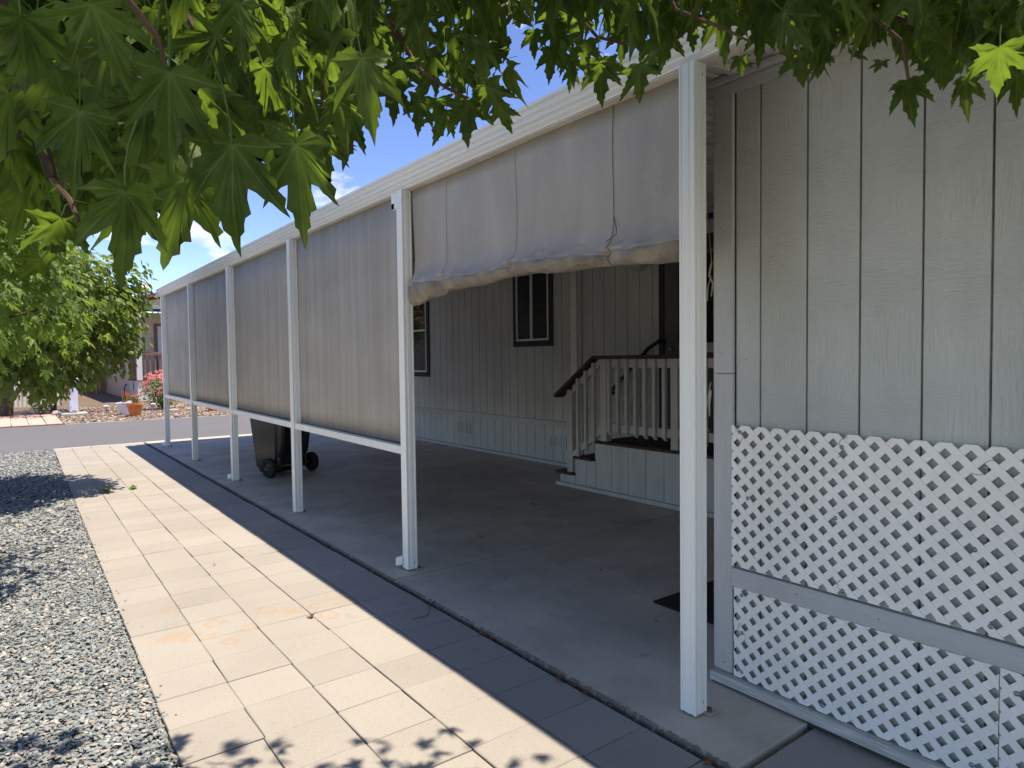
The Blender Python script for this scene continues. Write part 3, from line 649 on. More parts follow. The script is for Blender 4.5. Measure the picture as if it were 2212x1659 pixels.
# ================================================================== HOUSE
HX = 6.22
house = thing('mobile_home', 'long grey mobile home with grooved siding behind the carport', 'house', (HX, 7, 0))
HY1 = 13.2
def wallx(x): return x
MB().box(HX+.012, HX+7, 1.9, HY1, .01, 3.25).build('wall', M_groove, house)
# roof of the house (low pitch) with eave
rf = MB(); rf.add([(HX-.25, -3, 3.27), (HX-.25, HY1+.4, 3.27), (HX+3.6, HY1+.4, 4.1), (HX+3.6, -3, 4.1), (HX+7.3, -3, 3.27), (HX+7.3, HY1+.4, 3.27),
                   (HX-.25, -3, 3.17), (HX-.25, HY1+.4, 3.17), (HX+7.3, -3, 3.17), (HX+7.3, HY1+.4, 3.17)],
                  [(0, 1, 2, 3), (3, 2, 5, 4), (6, 8, 9, 7), (0, 6, 7, 1), (4, 5, 9, 8), (0, 3, 4, 8, 6), (1, 7, 9, 5, 2)]); rf.build('roof', M_roof, house)
wins = [(7.255, 8.18, 1.69, 2.86), (10.74, 11.85, 1.20, 2.72)]
door = (4.20, 5.31)
ys = [6.66-.2055*k for k in range(0, 20)][::-1]+[6.87+.2055*k for k in range(0, 31)]
ys = sorted(ys)
for a, b_ in zip(ys[:-1], ys[1:]):
    ym = (a+b_)/2; segs = [(.555+.0, 3.2)]
    if ym > 6.68: segs = [(.625, 3.2), (.045, .535)]
    else: segs = [(.045, 3.2)]
    for z0, z1 in segs:
        cuts = [(z0, z1)]
        for (w0, w1, wz0, wz1) in wins:
            if b_ > w0+.01 and a < w1-.01 and z1 > 1:
                cuts = [(z0, wz0+.01), (wz1-.01, z1)]
        if b_ > door[0] and a < door[1] and z1 > 1: cuts = [(z0, .60), (2.86, z1)]
        for c0, c1 in cuts: MB().box(HX, HX+.016, a+.0045, b_-.0045, c0, c1, c=.0015).build('siding_board', M_side, house)
        if len(cuts) == 2 and z1 > 1:      # the strip of board left beside an opening
            for (w0, w1, wz0, wz1) in wins+[(door[0]-.06, door[1], .60, 2.86)]:
                if not (b_ > w0+.01 and a < w1-.01): continue
                for (p, q) in ((a+.0045, w0+.01), (w1-.01, b_-.0045)):
                    if q-p > .012: MB().box(HX, HX+.016, p, q, cuts[0][1]+.0005, cuts[1][0]-.0005).build('siding_board', M_side, house)
MB().box(HX-.022, HX-.001, 6.87, HY1, .538, .622, c=.003).build('band_board', M_band, house)
MB().box(HX-.05, HX-.002, 6.12, HY1, .0, .042, c=.004).build('base_board', M_corner, house)
MB().box(HX-.03, HX-.002, 5.4, HY1, 2.93, 3.08, c=.003).build('top_trim', M_band, house)
MB().box(HX-.035, HX-.002, 2.0, 5.4, 2.78, 2.86, c=.003).build('top_trim', M_dark, house)
MB().box(HX-.035, HX-.002, 2.0, 5.4, 3.02, 3.08, c=.003).build('top_trim', M_dark, house)
def window(y0, y1, z0, z1, split, lbl, blinds=True):
    t = .085
    fr = MB()
    x0, x1 = HX-.022, HX-.001
    fr.box(x0, x1, y0, y0+t, z0, z1, c=.002); fr.box(x0, x1, y1-t, y1, z0, z1, c=.002); fr.box(x0, x1, y0+t, y1-t, z0, z0+t, c=.002); fr.box(x0, x1, y0+t, y1-t, z1-t, z1, c=.002)
    f = fr.build('window', M_dark, house); f['label'] = lbl
    ya_, yb_, za_, zb_ = y0+t, y1-t, z0+t, z1-t; s = .028
    m = MB(); X0, X1 = HX-.03, HX-.004
    m.box(X0, X1, ya_+.001, ya_+s, za_+.001, zb_-.001, c=.002); m.box(X0, X1, yb_-s, yb_-.001, za_+.001, zb_-.001, c=.002)
    m.box(X0, X1, ya_+s, yb_-s, za_+.001, za_+s, c=.002); m.box(X0, X1, ya_+s, yb_-s, zb_-s, zb_-.001, c=.002)
    if split == 'v': ym = (ya_+yb_)/2+.01; m.box(X0-.004, X1, ym-.022, ym+.022, za_+s, zb_-s, c=.002)
    else: zm = (za_+zb_)/2+.10; m.box(X0-.004, X1, ya_+s, yb_-s, zm-.016, zm+.016, c=.002)
    m.build('sash_frame', M_alu, f)
    if split == 'v': panes = [(ya_+s, ym-.022, za_+s, zb_-s), (ym+.022, yb_-s, za_+s, zb_-s)]
    else: panes = [(ya_+s, yb_-s, za_+s, zm-.016), (ya_+s, yb_-s, zm+.016, zb_-s)]
    for p in panes: MB().box(HX-.012, HX-.009, p[0], p[1], p[2], p[3]).build('pane', M_glass, f)
    MB().box(HX-.0025, HX-.0015, ya_, yb_, za_, zb_).build('room_behind', M_room, f)
    if blinds:
        z = panes[0][2]+.02
        bm_ = MB(); bm_.box(-.0008, .0008, panes[0][0]+.01, panes[0][1]-.01, -.011, .011); bl = None
        while z < panes[0][3]-.01:
            if bl is None: o = bm_.build('blind_slat', M_blind, f, local=True); bl = o.data
            else: o = link('blind_slat', bl, f)
            o.location = Vector((HX-.0065, 0, z))-wpos(f); o.rotation_euler = (0, R(18), 0); z += .033
    return f
window(*wins[0], 'v', 'narrow sliding window with cream sashes and dark blinds')
window(*wins[1], 'h', 'window near the road end, partly behind the second post')
# corner trim and downspout
MB().box(HX-.030, HX-.001, 6.745, 6.865, .045, 2.93, c=.003).build('corner_board', M_alu, house)
MB().box(HX-.020, HX-.001, 6.66, 6.742, .045, 2.93, c=.003).build('corner_board', M_corner, house)
# skirt vents
def vent(y0, y1, z0, z1):
    v = MB(); x0, x1 = HX-.012, HX-.001; t = .014
    v.box(x0, x1, y0, y1, z0, z0+t); v.box(x0, x1, y0, y1, z1-t, z1); v.box(x0, x1, y0, y0+t, z0+t, z1-t); v.box(x0, x1, y1-t, y1, z0+t, z1-t)
    ym = (y0+y1)/2
    for q in (y0+(y1-y0)/3, y0+2*(y1-y0)/3): v.box(x0, x1, q-.006, q+.006, z0+t, z1-t)
    o = v.build('vent', M_side, house)
    z = z0+t+.004; l_ = MB()
    while z < z1-t-.006: l_.box(HX-.010, HX-.001, y0+t, y1-t, z, z+.006); z += .0135
    l_.build('louvre', M_side, o)
vent(9.42, 9.82, .255, .44); vent(7.0, 7.35, .235, .42)
vent(5.63, 5.93, .80, .98)
# entrance door
dr = MB(); x0, x1 = HX-.030, HX-.001
dr.box(x0, x1, 5.235, 5.31, .6, 2.775, c=.002); dr.box(x0, x1, 4.14, 4.215, .6, 2.775, c=.002); dr.box(x0, x1, 4.215, 5.235, 2.70, 2.775, c=.002)
do = dr.build('door', M_dark, house)
dl = MB(); dl.box(HX-.022, HX-.004, 4.22, 5.23, .62, 2.695, c=.003); dl.build('door_leaf', mat('door_brown', (.12, .105, .095), .6, .1, 6), do)
dg = MB(); dg.box(HX-.030, HX-.0225, 4.30, 4.99, 1.70, 2.60); dg.build('door_glass', M_glass, do)
gb = MB(); gb.box(HX-.038, HX-.0305, 4.27, 5.02, 1.67, 1.70); gb.box(HX-.038, HX-.0305, 4.27, 5.02, 2.60, 2.65); gb.box(HX-.038, HX-.0305, 4.27, 4.30, 1.70, 2.60); gb.box(HX-.038, HX-.0305, 4.99, 5.02, 1.70, 2.60)
for yy in (4.45, 4.63, 4.81): gb.box(HX-.037, HX-.0305, yy-.01, yy+.01, 1.70, 2.60)
for zz in (2.0, 2.30): gb.box(HX-.0375, HX-.031, 4.30, 4.99, zz-.01, zz+.01)
gb.build('glazing_bar', M_black, do)
MB().box(HX-.034, HX-.0225, 4.3, 5.0, 1.56, 1.665, c=.002).build('letter_plate', M_rail, do)
kb = MB(); kb.lathe([(0, .06), (.022, .055), (.028, .04), (.014, .02), (.014, 0)], (HX-.022, 5.11, 1.61), 14, tilt=Matrix.Rotation(R(-90), 3, 'Y')); kb.build('knob', M_steel, do, smooth=True)
# wall lamp above the steps
wl = thing('wall_lamp', 'small tan flat wall lamp beside the door, below the rolled shade', 'lamp', (HX, 5.6, 2.62))
b = MB(); b.lathe([(0, -.11), (.10, -.10), (.13, -.07), (.12, -.02), (.0, 0)], (HX-.001, 5.6, 2.68), 18, tilt=Matrix.Rotation(R(-90), 3, 'Y') @ Matrix.Rotation(R(180), 3, 'X')); b.build('shade', M_glaze, wl, smooth=True)
b = MB(); b.box(HX-.03, HX-.001, 5.53, 5.67, 2.61, 2.75, c=.004); b.build('back_plate', M_cord, wl)
# handrail on the wall
hr = thing('handrail', 'dark metal handrail sloping down the house wall beside the steps', 'handrail', (6.12, 5.6, 1.3))
MB().tube([(6.20, 5.22, 1.70), (6.12, 5.24, 1.705), (6.11, 5.40, 1.62), (6.11, 6.02, 1.10), (6.13, 6.06, 1.06), (6.20, 6.07, 1.06)], .022, 10).build('rail', M_black, hr, smooth=True)
for p in ((5.45, 1.575), (5.95, 1.155)): MB().tube([(6.11, p[0], p[1]-.015), (6.14, p[0], p[1]-.06), (6.205, p[0], p[1]-.06)], .007, 6).build('bracket', M_black, hr)

# ================================================================== PORCH STEPS
porch = thing('porch_steps', 'grey wooden porch with brown deck and three steps up to the door', 'porch', (5.27, 4.5, 0))
FX = 5.27; YE = 2.6
DZ = .585
y = 5.47
ylist = []
MB().box(FX+.02, 6.20, YE, 5.44, .02, DZ-.03).build('deck_frame', M_groove, porch)
MB().box(FX+.02, 6.20, 5.44, 5.76, .02, .335).build('step_frame', M_groove, porch)
MB().box(FX+.02, 6.20, 5.76, 6.04, .02, .135).build('step_frame', M_groove, porch)
# skirt boards with grooves
for (a, b_, top) in [(5.44-.245*k-.245, 5.44-.245*k, DZ-.032) for k in range(11)]+[(5.442, 5.600, .345), (5.600, 5.775, .345), (5.777, 5.97, .140), (5.97, 6.04, .140)]:
    MB().box(FX, FX+.015, a+.003, b_-.003, .045, top, c=.0015).build('skirt_board', M_rail, porch)
for (yf, z0, z1) in ((5.441, .36, DZ-.032), (5.777, .165, .345), (6.042, .02, .140)):
    MB().box(FX+.002, 6.2, yf, yf+.014, z0, z1, c=.0015).build('riser', M_rail, porch)
MB().box(FX-.035, FX-.001, YE, 6.10, .0, .045, c=.004).build('base_board', M_rail, porch)
# deck boards run across the depth, each one apart
y = YE; bmk = None
for k in range(int((5.49-YE)/.142)):
    o = MB().box(FX-.03, 6.20, YE+k*.142+.003, YE+(k+1)*.142-.003, DZ-.03, DZ, c=.004).build('deck_board', M_brown, porch)
for (ya_, zt) in ((5.49, .375), (5.645, .375), (5.82, .172), (5.96, .172)):
    MB().box(FX-.03, 6.20, ya_+.003, ya_+.145, zt-.032, zt, c=.004).build('tread', M_brown, porch)
def rpost(y, z0, z1, name='rail_post', w_=.09): MB().box(FX+.005, FX+.005+w_, y-w_/2, y+w_/2, z0, z1, c=.004).build(name, M_rail, porch)
rpost(5.325, DZ, 1.497); rpost(5.885, .172, 1.14); rpost(4.335, DZ, 1.497); rpost(3.2, DZ, 1.497)
MB().box(FX+.016, FX+.054, 2.6, 5.36, .70, .79, c=.003).build('bottom_rail', M_rail, porch)
MB().box(FX+.016, FX+.054, 2.6, 5.36, 1.405, 1.497, c=.003).build('top_rail', M_rail, porch)
MB().box(FX-.045, FX+.115, 2.6, 5.44, 1.499, 1.537, c=.005).build('handrail_cap', M_brown, porch)
def sloped(name, y0, z0, y1, z1, x0, x1, h, m):
    b = MB(); vs = []
    for (yy, zz) in ((y0, z0), (y1, z1)): vs += [(x0, yy, zz), (x1, yy, zz), (x1, yy, zz+h), (x0, yy, zz+h)]
    b.add(vs, [(0, 1, 2, 3), (7, 6, 5, 4), (0, 4, 5, 1), (1, 5, 6, 2), (2, 6, 7, 3), (3, 7, 4, 0)]); b.build(name, m, porch)
sloped('handrail_cap', 5.442, 1.497, 6.10, 1.045, FX-.045, FX+.115, .040, M_brown)
sloped('top_rail', 5.372, 1.43, 5.84, 1.10, FX+.016, FX+.054, .085, M_rail)
sloped('bottom_rail', 5.372, .66, 5.84, .33, FX+.016, FX+.054, .085, M_rail)
def baluster(yy, zb_, zt_):
    s = .019; b = MB(); x0, x1 = FX-.024, FX+.015
    vs = [(x0, yy-s, zb_+.035), (x0, yy+s, zb_+.035), (x1, yy+s, zb_), (x1, yy-s, zb_), (x0, yy-s, zt_), (x0, yy+s, zt_), (x1, yy+s, zt_), (x1, yy-s, zt_)]
    b.add(vs, [(0, 1, 2, 3), (7, 6, 5, 4), (0, 4, 5, 1), (1, 5, 6, 2), (2, 6, 7, 3), (3, 7, 4, 0)]); b.build('baluster', M_rail, porch)
for k in range(7): baluster(5.262-.1285*k-.045, .665, 1.494)
for k in range(7): baluster(4.21-.1285*k, .665, 1.494)
for yy in (5.46, 5.59, 5.72): baluster(yy, .60-(yy-5.372)*.72, 1.47-(yy-5.442)*.69)
mt = MB(); mt.box(3.14, 3.80, 2.0, 2.75, .002, .014, c=.003); tag(mt.build('doormat', M_mat_), 'dark brown doormat lying on the concrete behind the front post', 'doormat')

# ================================================================== TRASH BIN
bn = thing('trash_bin', 'black wheeled trash bin standing behind the third and fourth posts', 'bin', (2.95, 9.15, 0))
bn.rotation_euler = (0, 0, R(20))
def frust(b, z0, z1, a, c_, n=1):
    (x0, x1, y0, y1), (X0, X1, Y0_, Y1_) = a, c_; r_ = .03
    def ringp(x0, x1, y0, y1, z): return [(x0+r_, y0, z), (x1-r_, y0, z), (x1, y0+r_, z), (x1, y1-r_, z), (x1-r_, y1, z), (x0+r_, y1, z), (x0, y1-r_, z), (x0, y0+r_, z)]
    vs = ringp(x0, x1, y0, y1, z0)+ringp(X0, X1, Y0_, Y1_, z1)
    b.add(vs, [(i, (i+1) % 8, 8+(i+1) % 8, 8+i) for i in range(8)]+[tuple(range(7, -1, -1)), tuple(range(8, 16))])
b = MB(); frust(b, .10, .96, (-.235, .235, -.20, .24), (-.29, .29, -.28, .32)); b.build('body', M_bin, bn, local=True)
b = MB(); frust(b, .03, .10, (-.20, .20, -.05, .22), (-.215, .215, -.06, .235)); b.build('base', M_bin, bn, local=True)
for sx in (-1, 1):
    b = MB(); ringz = [(.22, .030, -.255), (.30, .055, -.30), (.55, .075, -.325), (.80, .080, -.345), (.86, .070, -.35), (.90, .04, -.33)]
    vs = []; n = 10
    for z, r_, yc in ringz:
        for k in range(n): a = 2*math.pi*k/n; vs.append((sx*.185+math.cos(a)*r_*.85, yc+.05+math.sin(a)*r_*.9, z))
    b.add(vs, [(i*n+k, i*n+(k+1) % n, (i+1)*n+(k+1) % n, (i+1)*n+k) for i in range(len(ringz)-1) for k in range(n)]+[tuple(range(n)), tuple((len(ringz)-1)*n+k for k in range(n))])
    b.build('handle_bulge', M_bin, bn, smooth=True, local=True)
b = MB(); b.box(-.315, .315, -.36, .36, .965, 1.0, c=.012); b.box(-.29, .29, -.30, .31, 1.0, 1.045, c=.02); b.build('lid', M_bin, bn, local=True)
b = MB(); b.tube([(-.25, -.40, .98), (.25, -.40, .98)], .016, 10); b.box(-.27, -.24, -.42, -.34, .955, 1.0, c=.004); b.box(.24, .27, -.42, -.34, .955, 1.0, c=.004); b.build('handle', M_bin, bn, local=True)
b = MB(); b.tube([(-.33, -.20, .13), (.33, -.20, .13)], .012, 8); b.build('axle', M_steel, bn, local=True)
b = MB(); b.box(-.21, .21, -.235, -.20, .17, .30, c=.006); b.box(-.225, -.195, -.26, -.15, .09, .26, c=.006); b.box(.195, .225, -.26, -.15, .09, .26, c=.006); b.build('axle_bracket', M_bin, bn, local=True)
TY = Matrix.Rotation(R(90), 3, 'Y')
for sx in (-1, 1):
    b = MB(); b.lathe([(.075, -.030), (.118, -.030), (.130, -.020), (.130, .020), (.118, .030), (.075, .030), (.075, -.030)], (sx*.345, -.20, .13), 26, tilt=TY); wv = b.build('wheel', M_tyre, bn, smooth=True, local=True)
    b = MB(); b.lathe([(0, .026), (.02, .028), (.024, .016), (.060, .014), (.074, .022), (.074, -.022), (.060, -.014), (.024, -.016), (.02, -.028), (0, -.026)], (sx*.345, -.20, .13), 20, tilt=TY)
    for k in range(6):
        a = k*math.pi/3; M4 = Matrix.Translation((sx*.345, -.20, .13)) @ Matrix.Rotation(a, 4, 'X'); b.box(-.020, .020, -.006, .006, .02, .072, M=M4)
    b.build('rim', M_bin, wv, local=True)

# ================================================================== TREES AND LEAVES
def axisrot(a, deg, pts):
    c, s_ = math.cos(R(deg)), math.sin(R(deg)); return [(x*c+y*s_, -x*s_+y*c) for x, y in pts]
half = [(0, 1.0), (.035, .90), (.060, .80), (.115, .765), (.105, .69), (.135, .63), (.205, .60), (.180, .51), (.165, .43), (.170, .365)]
lob2 = axisrot(0, 43, [(-.085, .46), (-.075, .53), (-.04, .60), (-.030, .70), (0, .80), (.035, .68), (.10, .645), (.085, .56), (.145, .52), (.125, .43), (.165, .385), (.135, .30)])
lob3 = axisrot(0, 92, [(-.065, .33), (-.03, .38), (0, .50), (.035, .39), (.085, .34), (.075, .27), (.12, .21), (.11, .13)])
right = half+lob2+lob3+[(.035, -.055)]
def ovate():
    return [(0, 1.0), (.035, .93), (.12, .84), (.22, .70), (.30, .54), (.335, .38), (.31, .22), (.22, .09), (.09, .01)]
def leaf_arrays(kind='maple', fold=.22, droop=.25, wave=.04, seed=0, petiole=.6, two=True):
    rg = random.Random(seed); rt = right if kind == 'maple' else ovate()
    outl = [p for p in rt]+[(-x, y) for x, y in rt[::-1] if x > 0]        # clockwise starting at tip
    axes = {0: 1}
    n = len(outl)
    ax = [0, 43, 92, -43, -92] if kind == 'maple' else [0]
    def zf(x, y):
        r_ = math.hypot(x, y); th = math.degrees(math.atan2(x, y)) if r_ > 1e-6 else 0
        if kind == 'maple': d = min(abs(th-a) for a in ax); z = fold*r_*math.sin(R(min(d, 60)))
        else: z = fold*abs(x)
        return z-droop*r_*r_+wave*math.sin(5*x+rg0)*math.cos(4*y+rg1)
    rg0, rg1 = rg.uniform(0, 6), rg.uniform(0, 6)
    V = [(0, 0, 0)]; vein = [1.]
    jit = [(rg.uniform(-.012, .012), rg.uniform(-.012, .012)) for _ in outl]
    tips = [i for i, (x, y) in enumerate(outl) if any(abs((math.degrees(math.atan2(x, y)))-a) < 1.0 and math.hypot(x, y) > .4 for a in ax)]
    ringm = []; ringo = []
    for i, (x, y) in enumerate(outl):
        if two:
            f = .5; V.append((x*f, y*f, zf(x*f, y*f))); vein.append(.95 if i in tips else .0); ringm.append(len(V)-1)
    for i, (x, y) in enumerate(outl):
        xx, yy = x+jit[i][0], y+jit[i][1]; V.append((xx, yy, zf(xx, yy))); vein.append(.75 if i in tips else 0.); ringo.append(len(V)-1)
    F = []
    for i in range(n):
        j = (i+1) % n
        if two: F.append((0, ringm[i], ringm[j])); F.append((ringm[i], ringo[i], ringo[j])); F.append((ringm[i], ringo[j], ringm[j]))
        else: F.append((0, ringo[i], ringo[j]))
    if petiole:
        p = [(0, 0, 0), (.01, -petiole*.4, .10*petiole), (.0, -petiole*.75, .35*petiole), (-.02, -petiole, .7*petiole)]; k0 = len(V); w_ = .012
        for q in p:
            V += [(q[0]-w_, q[1], q[2]), (q[0]+w_, q[1], q[2]), (q[0], q[1], q[2]+w_*1.5)]; vein += [1, 1, 1]
        for s_ in range(3):
            for k in range(3): a = k0+s_*3+k; b = k0+s_*3+(k+1) % 3; F += [(a, b, b+3), (a, b+3, a+3)]
    return np.array(V, float), np.array(F), np.array(vein)
MAPLE = [leaf_arrays('maple', fold=random.uniform(.03, .32), droop=random.uniform(-.05, .5), wave=random.uniform(.04, .11), seed=s) for s in range(9)]
MAPLE_LO = [leaf_arrays('maple', fold=.3, droop=.3, seed=s, petiole=0, two=False) for s in range(4)]
OV = [leaf_arrays('ov', fold=random.uniform(.1, .5), droop=.25, wave=.05, seed=s, petiole=.35) for s in range(5)]
OV_LO = [leaf_arrays('ov', fold=.3, droop=.2, seed=s, petiole=0, two=False) for s in range(3)]
def leaf_meshes(arrs, m): return [fast_mesh('leaf', V, F, m, rnd=np.full(len(V), 0.), vein=vn, smooth=True) for V, F, vn in arrs]
def frame(tip, nrm):
    y = Vector(tip).normalized(); z = Vector(nrm); z = (z-y*z.dot(y))
    if z.length < 1e-4: z = Vector((1, 0, 0))-y*y.x
    z.normalize(); x = y.cross(z)
    return Matrix(((x.x, y.x, z.x), (x.y, y.y, z.y), (x.z, y.z, z.z)))
def rnd_unit(): 
    v = Vector((random.gauss(0, 1), random.gauss(0, 1), random.gauss(0, 1))); return v.normalized()
def place_leaf(meshes, parent, P, tip, nrm, size):
    o = link('leaf', random.choice(meshes), parent)
    M3 = frame(tip, nrm).to_4x4(); o.matrix_local = Matrix.Translation(P-wpos(parent)) @ M3 @ Matrix.Diagonal((size*random.uniform(.66, .98), size, size*random.uniform(.8, 1.6), 1)); return o
def leaf_stuff(name, lst, arrs, m, parent):
    """lst of (P, tip, nrm, size) joined into one mesh"""
    if not lst: return
    o0 = wpos(parent); Vs = []; Fs = []; Rn = []; Vn = []; off = 0
    for (P, tip, nrm, size) in lst:
        V, F, vn = arrs[random.randrange(len(arrs))]; A = np.array(frame(tip, nrm))*size
        Vs.append(V @ A.T+np.array(P-o0)); Fs.append(F+off); off += len(V); Rn.append(np.full(len(V), random.random())); Vn.append(vn)
    me = fast_mesh(name, np.concatenate(Vs), np.concatenate(Fs), m, rnd=np.concatenate(Rn), vein=np.concatenate(Vn), smooth=True)
    return link(name, me, parent, 'stuff')

# ---- the maple overhead
maple = thing('maple_tree', 'big maple whose leafy boughs hang across the top of the view', 'tree', (-1.7, -1.3, 0))
tr = MB(); tr.tube([(-1.7, -1.3, -.05), (-1.68, -1.3, .1), (-1.66, -1.27, .8), (-1.58, -1.2, 1.9), (-1.5, -1.1, 2.8), (-1.3, -.9, 3.8)], [.21, .17, .14, .125, .10, .06], 14); tr.build('trunk', M_bark, maple, smooth=True)
def branch(pts, r0, r1, m=M_bark, n=8):
    k = len(pts); MB().tube(pts, [lerp(r0, r1, i/(k-1)) for i in range(k)], n).build('branch', m, maple, smooth=True)
branch([(-1.58, -1.2, 1.95), (-1.0, -.6, 2.5), (-.4, .1, 2.7), (.3, .5, 2.65)], .06, .025)
branch([(-1.5, -1.1, 2.7), (-.5, -.6, 3.2), (.8, .1, 3.3), (1.9, .6, 3.1)], .055, .02)
branch([(-1.6, -1.2, 2.1), (-1.3, -.2, 2.5), (-.9, .8, 2.6), (-.5, 1.3, 2.5)], .045, .018)
def tw(pl, r0, r1, m=M_twig): branch([at(*p) for p in pl], r0, r1, m, 6)
tw([(-90, -330, 1.05), (10, 60, .98), (60, 240, .92), (85, 290, .90), (112, 385, .88)], .011, .006, M_bark)
tw([(112, 385, .88), (150, 430, .86), (170, 478, .84)], .0035, .002)
tw([(60, 240, .92), (10, 330, .90), (-60, 420, .95)], .005, .003)
tw([(300, -160, 1.25), (420, 60, 1.15), (470, 110, 1.1), (640, 150, 1.15)], .006, .0025)
tw([(700, -200, 1.35), (820, 20, 1.3), (865, 85, 1.28), (905, 150, 1.27), (965, 190, 1.26), (1010, 212, 1.25)], .006, .002)
tw([(640, -200, 1.2), (690, 30, 1.12), (700, 180, 1.1), (690, 285, 1.08)], .005, .0018)
tw([(1150, -180, 1.5), (1230, 10, 1.42), (1290, 80, 1.4), (1370, 100, 1.38)], .006, .002)
tw([(1500, -200, 1.5), (1640, -30, 1.45), (1750, 2, 1.42), (1860, 12, 1.4), (2000, 60, 1.42), (2120, 140, 1.45)], .011, .003, M_bark)
tw([(1860, 12, 1.4), (1950, 90, 1.38), (1965, 180, 1.36)], .004, .0015)
tw([(2120, 140, 1.45), (2160, 60, 1.4), (2260, 20, 1.5)], .004, .002)
tw([(1380, -150, 1.4), (1460, 20, 1.35), (1560, 60, 1.35), (1620, 90, 1.33)], .005, .002)
tw([(360, 250, .95), (300, 265, .93), (270, 268, .93)], .003, .002)
tw([(150, -300, .9), (230, -60, .85), (340, 80, .84), (360, 150, .82)], .005, .002)
ML = leaf_meshes(MAPLE, M_leaf)
heroes = [ (46,36,76,256),(196,8,290,192),(366,158,335,388),(172,240,150,440),(270,416,278,622),(502,312,494,556),(512,4,532,152),(480,24,450,130),(640,312,656,542),(400,390,354,592),
 (540,185,575,300),(708,70,712,228),(132,470,108,604),(480,140,448,226),(60,420,28,505),(690,285,706,418),(781,125,812,302),(759,257,735,372),(908,216,890,306),(976,125,975,206),
 (1027,92,1048,176),(1009,216,1022,332),(1052,187,1109,279),(858,70,873,162),(943,213,955,280),(1192,110,1184,188),(1232,121,1240,186),(1390,33,1375,123),(1295,136,1302,233),(1383,139,1397,237),
 (1493,29,1503,127),(1152,70,1152,130),(1331,0,1324,60),(1600,124,1601,174),(1645,60,1637,146),(1729,112,1733,202),(1769,120,1774,182),(1845,108,1848,146),(1961,180,1971,266),(2089,172,2085,262),
 (2160,100,2150,226),(2197,160,2192,242),(1905,132,1888,168),(2061,20,2100,62),(1713,32,1690,92),(600,120,560,262),(640,60,600,190),(280,300,190,420),(20,200,-20,380),(330,20,390,120),
 (745,150,770,250),(835,30,828,120),(1240,30,1250,110),(1440,70,1430,150),(1560,20,1565,118),(1790,50,1800,135),(1650,0,1660,60),(2000,90,1990,165),(800,60,792,170),(870,130,858,235),(930,110,937,205),(1000,150,990,240),(1060,110,1092,185),(848,175,836,285),(962,242,932,312),(992,232,1034,300),(742,205,722,305),(1078,232,1104,272),(885,60,900,150),(960,60,950,140),(1035,40,1050,120),(812,110,830,190),(1235,150,1228,205),(1310,130,1330,205),(1210,40,1200,120),(2120,30,2140,110),(905,40,925,120),
 (610,200,520,290),(120,150,30,300),(430,100,470,200),(250,140,330,230),(90,560,40,600),(1110,10,1130,72),(1070,40,1062,110),(1185,20,1175,85), (1350,60,1340,140),(1265,90,1262,170),(1400,90,1420,160),(2020,130,2050,200)]
nleaf = 0
for (jx, jy, tx, ty) in heroes:
    Lp = math.hypot(tx-jx, ty-jy); size = random.uniform(.088, .102)
    d = max(.66, min(1.75, size*FPX/Lp))
    P = at(jx, jy, d); Q = at(tx, ty, d*random.uniform(.96, 1.06)); tip = Q-P
    nrm = (EYE-P).normalized()*1.0+rnd_unit()*.32+Vector((0, 0, .22))
    place_leaf(ML, maple, P, tip, nrm, tip.length); nleaf += 1
# mask of the foliage seen from inside, as a soft lower limit for the random leaves
MX = [-200, 0, 60, 150, 250, 330, 420, 500, 560, 640, 700, 760, 820, 860, 950, 1050, 1105, 1120, 1180, 1210, 1300, 1400, 1470, 1540, 1600, 1680, 1760, 1900, 2050, 2140, 2300]
MY = [500, 520, 520, 540, 550, 500, 430, 460, 350, 440, 400, 260, 180, 240, 260, 260, 200, 40, 60, 150, 120, 115, 80, 60, 80, 120, 150, 120, 160, 170, 190]
def lower(x): return float(np.interp(x, MX, MY))
fills = []
tries = 0
while len(fills) < 225 and tries < 20000:
    tries += 1
    x = random.uniform(-60, 2260); Lp_ = 170 if x < 500 else (130 if x < 800 else 100)
    y = random.uniform(-60, lower(x))
    dens = 1.0
    if 800 < x < 1230: dens = .30
    if 1100 < x < 1190 and y > 10: continue
    if 1190 < x < 1500: dens = .7
    if random.random() > dens: continue
    d = random.uniform(.85, 1.5) if x < 800 else random.uniform(1.25, 1.9)
    size = random.uniform(.07, .10); Lp = size*FPX/d
    if y+Lp*.95 > lower(x)+10: continue
    if any(math.hypot(x-a, y-b) < 26 for a, b, _ in fills): continue
    fills.append((x, y, d))
    P = at(x, y, d); tip = Vector((0, 0, -1))+rnd_unit()*.55; nrm = (EYE-P).normalized()*.6+rnd_unit()*1.0+Vector((0, 0, .4))
    place_leaf(ML, maple, P, tip, nrm, size)
# leaves farther back and overhead
lst = []
for _ in range(5200):
    x = random.uniform(-300, 2400); y = random.uniform(-420, 420); d = random.uniform(1.3, 2.7)
    P = at(x, y, d); size = random.uniform(.065, .10)
    if P.x > 2.1 and P.z > 2.5: continue
    sh = P-SUNDIR*(P.z/SUNDIR.z)
    if y+size*FPX/d > lower(x)-10+(0 if y < 0 else 0): continue
    if y > -60 and 740 < x < 1500 and random.random() < (.93 if y > 20 else .7): continue
    if y > 60 and 560 < x < 740 and random.random() < .5: continue
    if y > 0 and x > 1250 and random.random() < .35: continue
    lim = float(np.interp(sh.x, [-1, 0, .35, .65, 1.0, 1.35, 1.6], [4.2, 3.6, 3.1, 2.75, 2.5, 2.2, 1.9]))
    if sh.y > lim-.1 and sh.z < 1 and sh.x < 1.75: continue
    lst.append((P, Vector((0, 0, -1))+rnd_unit()*.7, rnd_unit()+Vector((0, -.3, .7)), size))
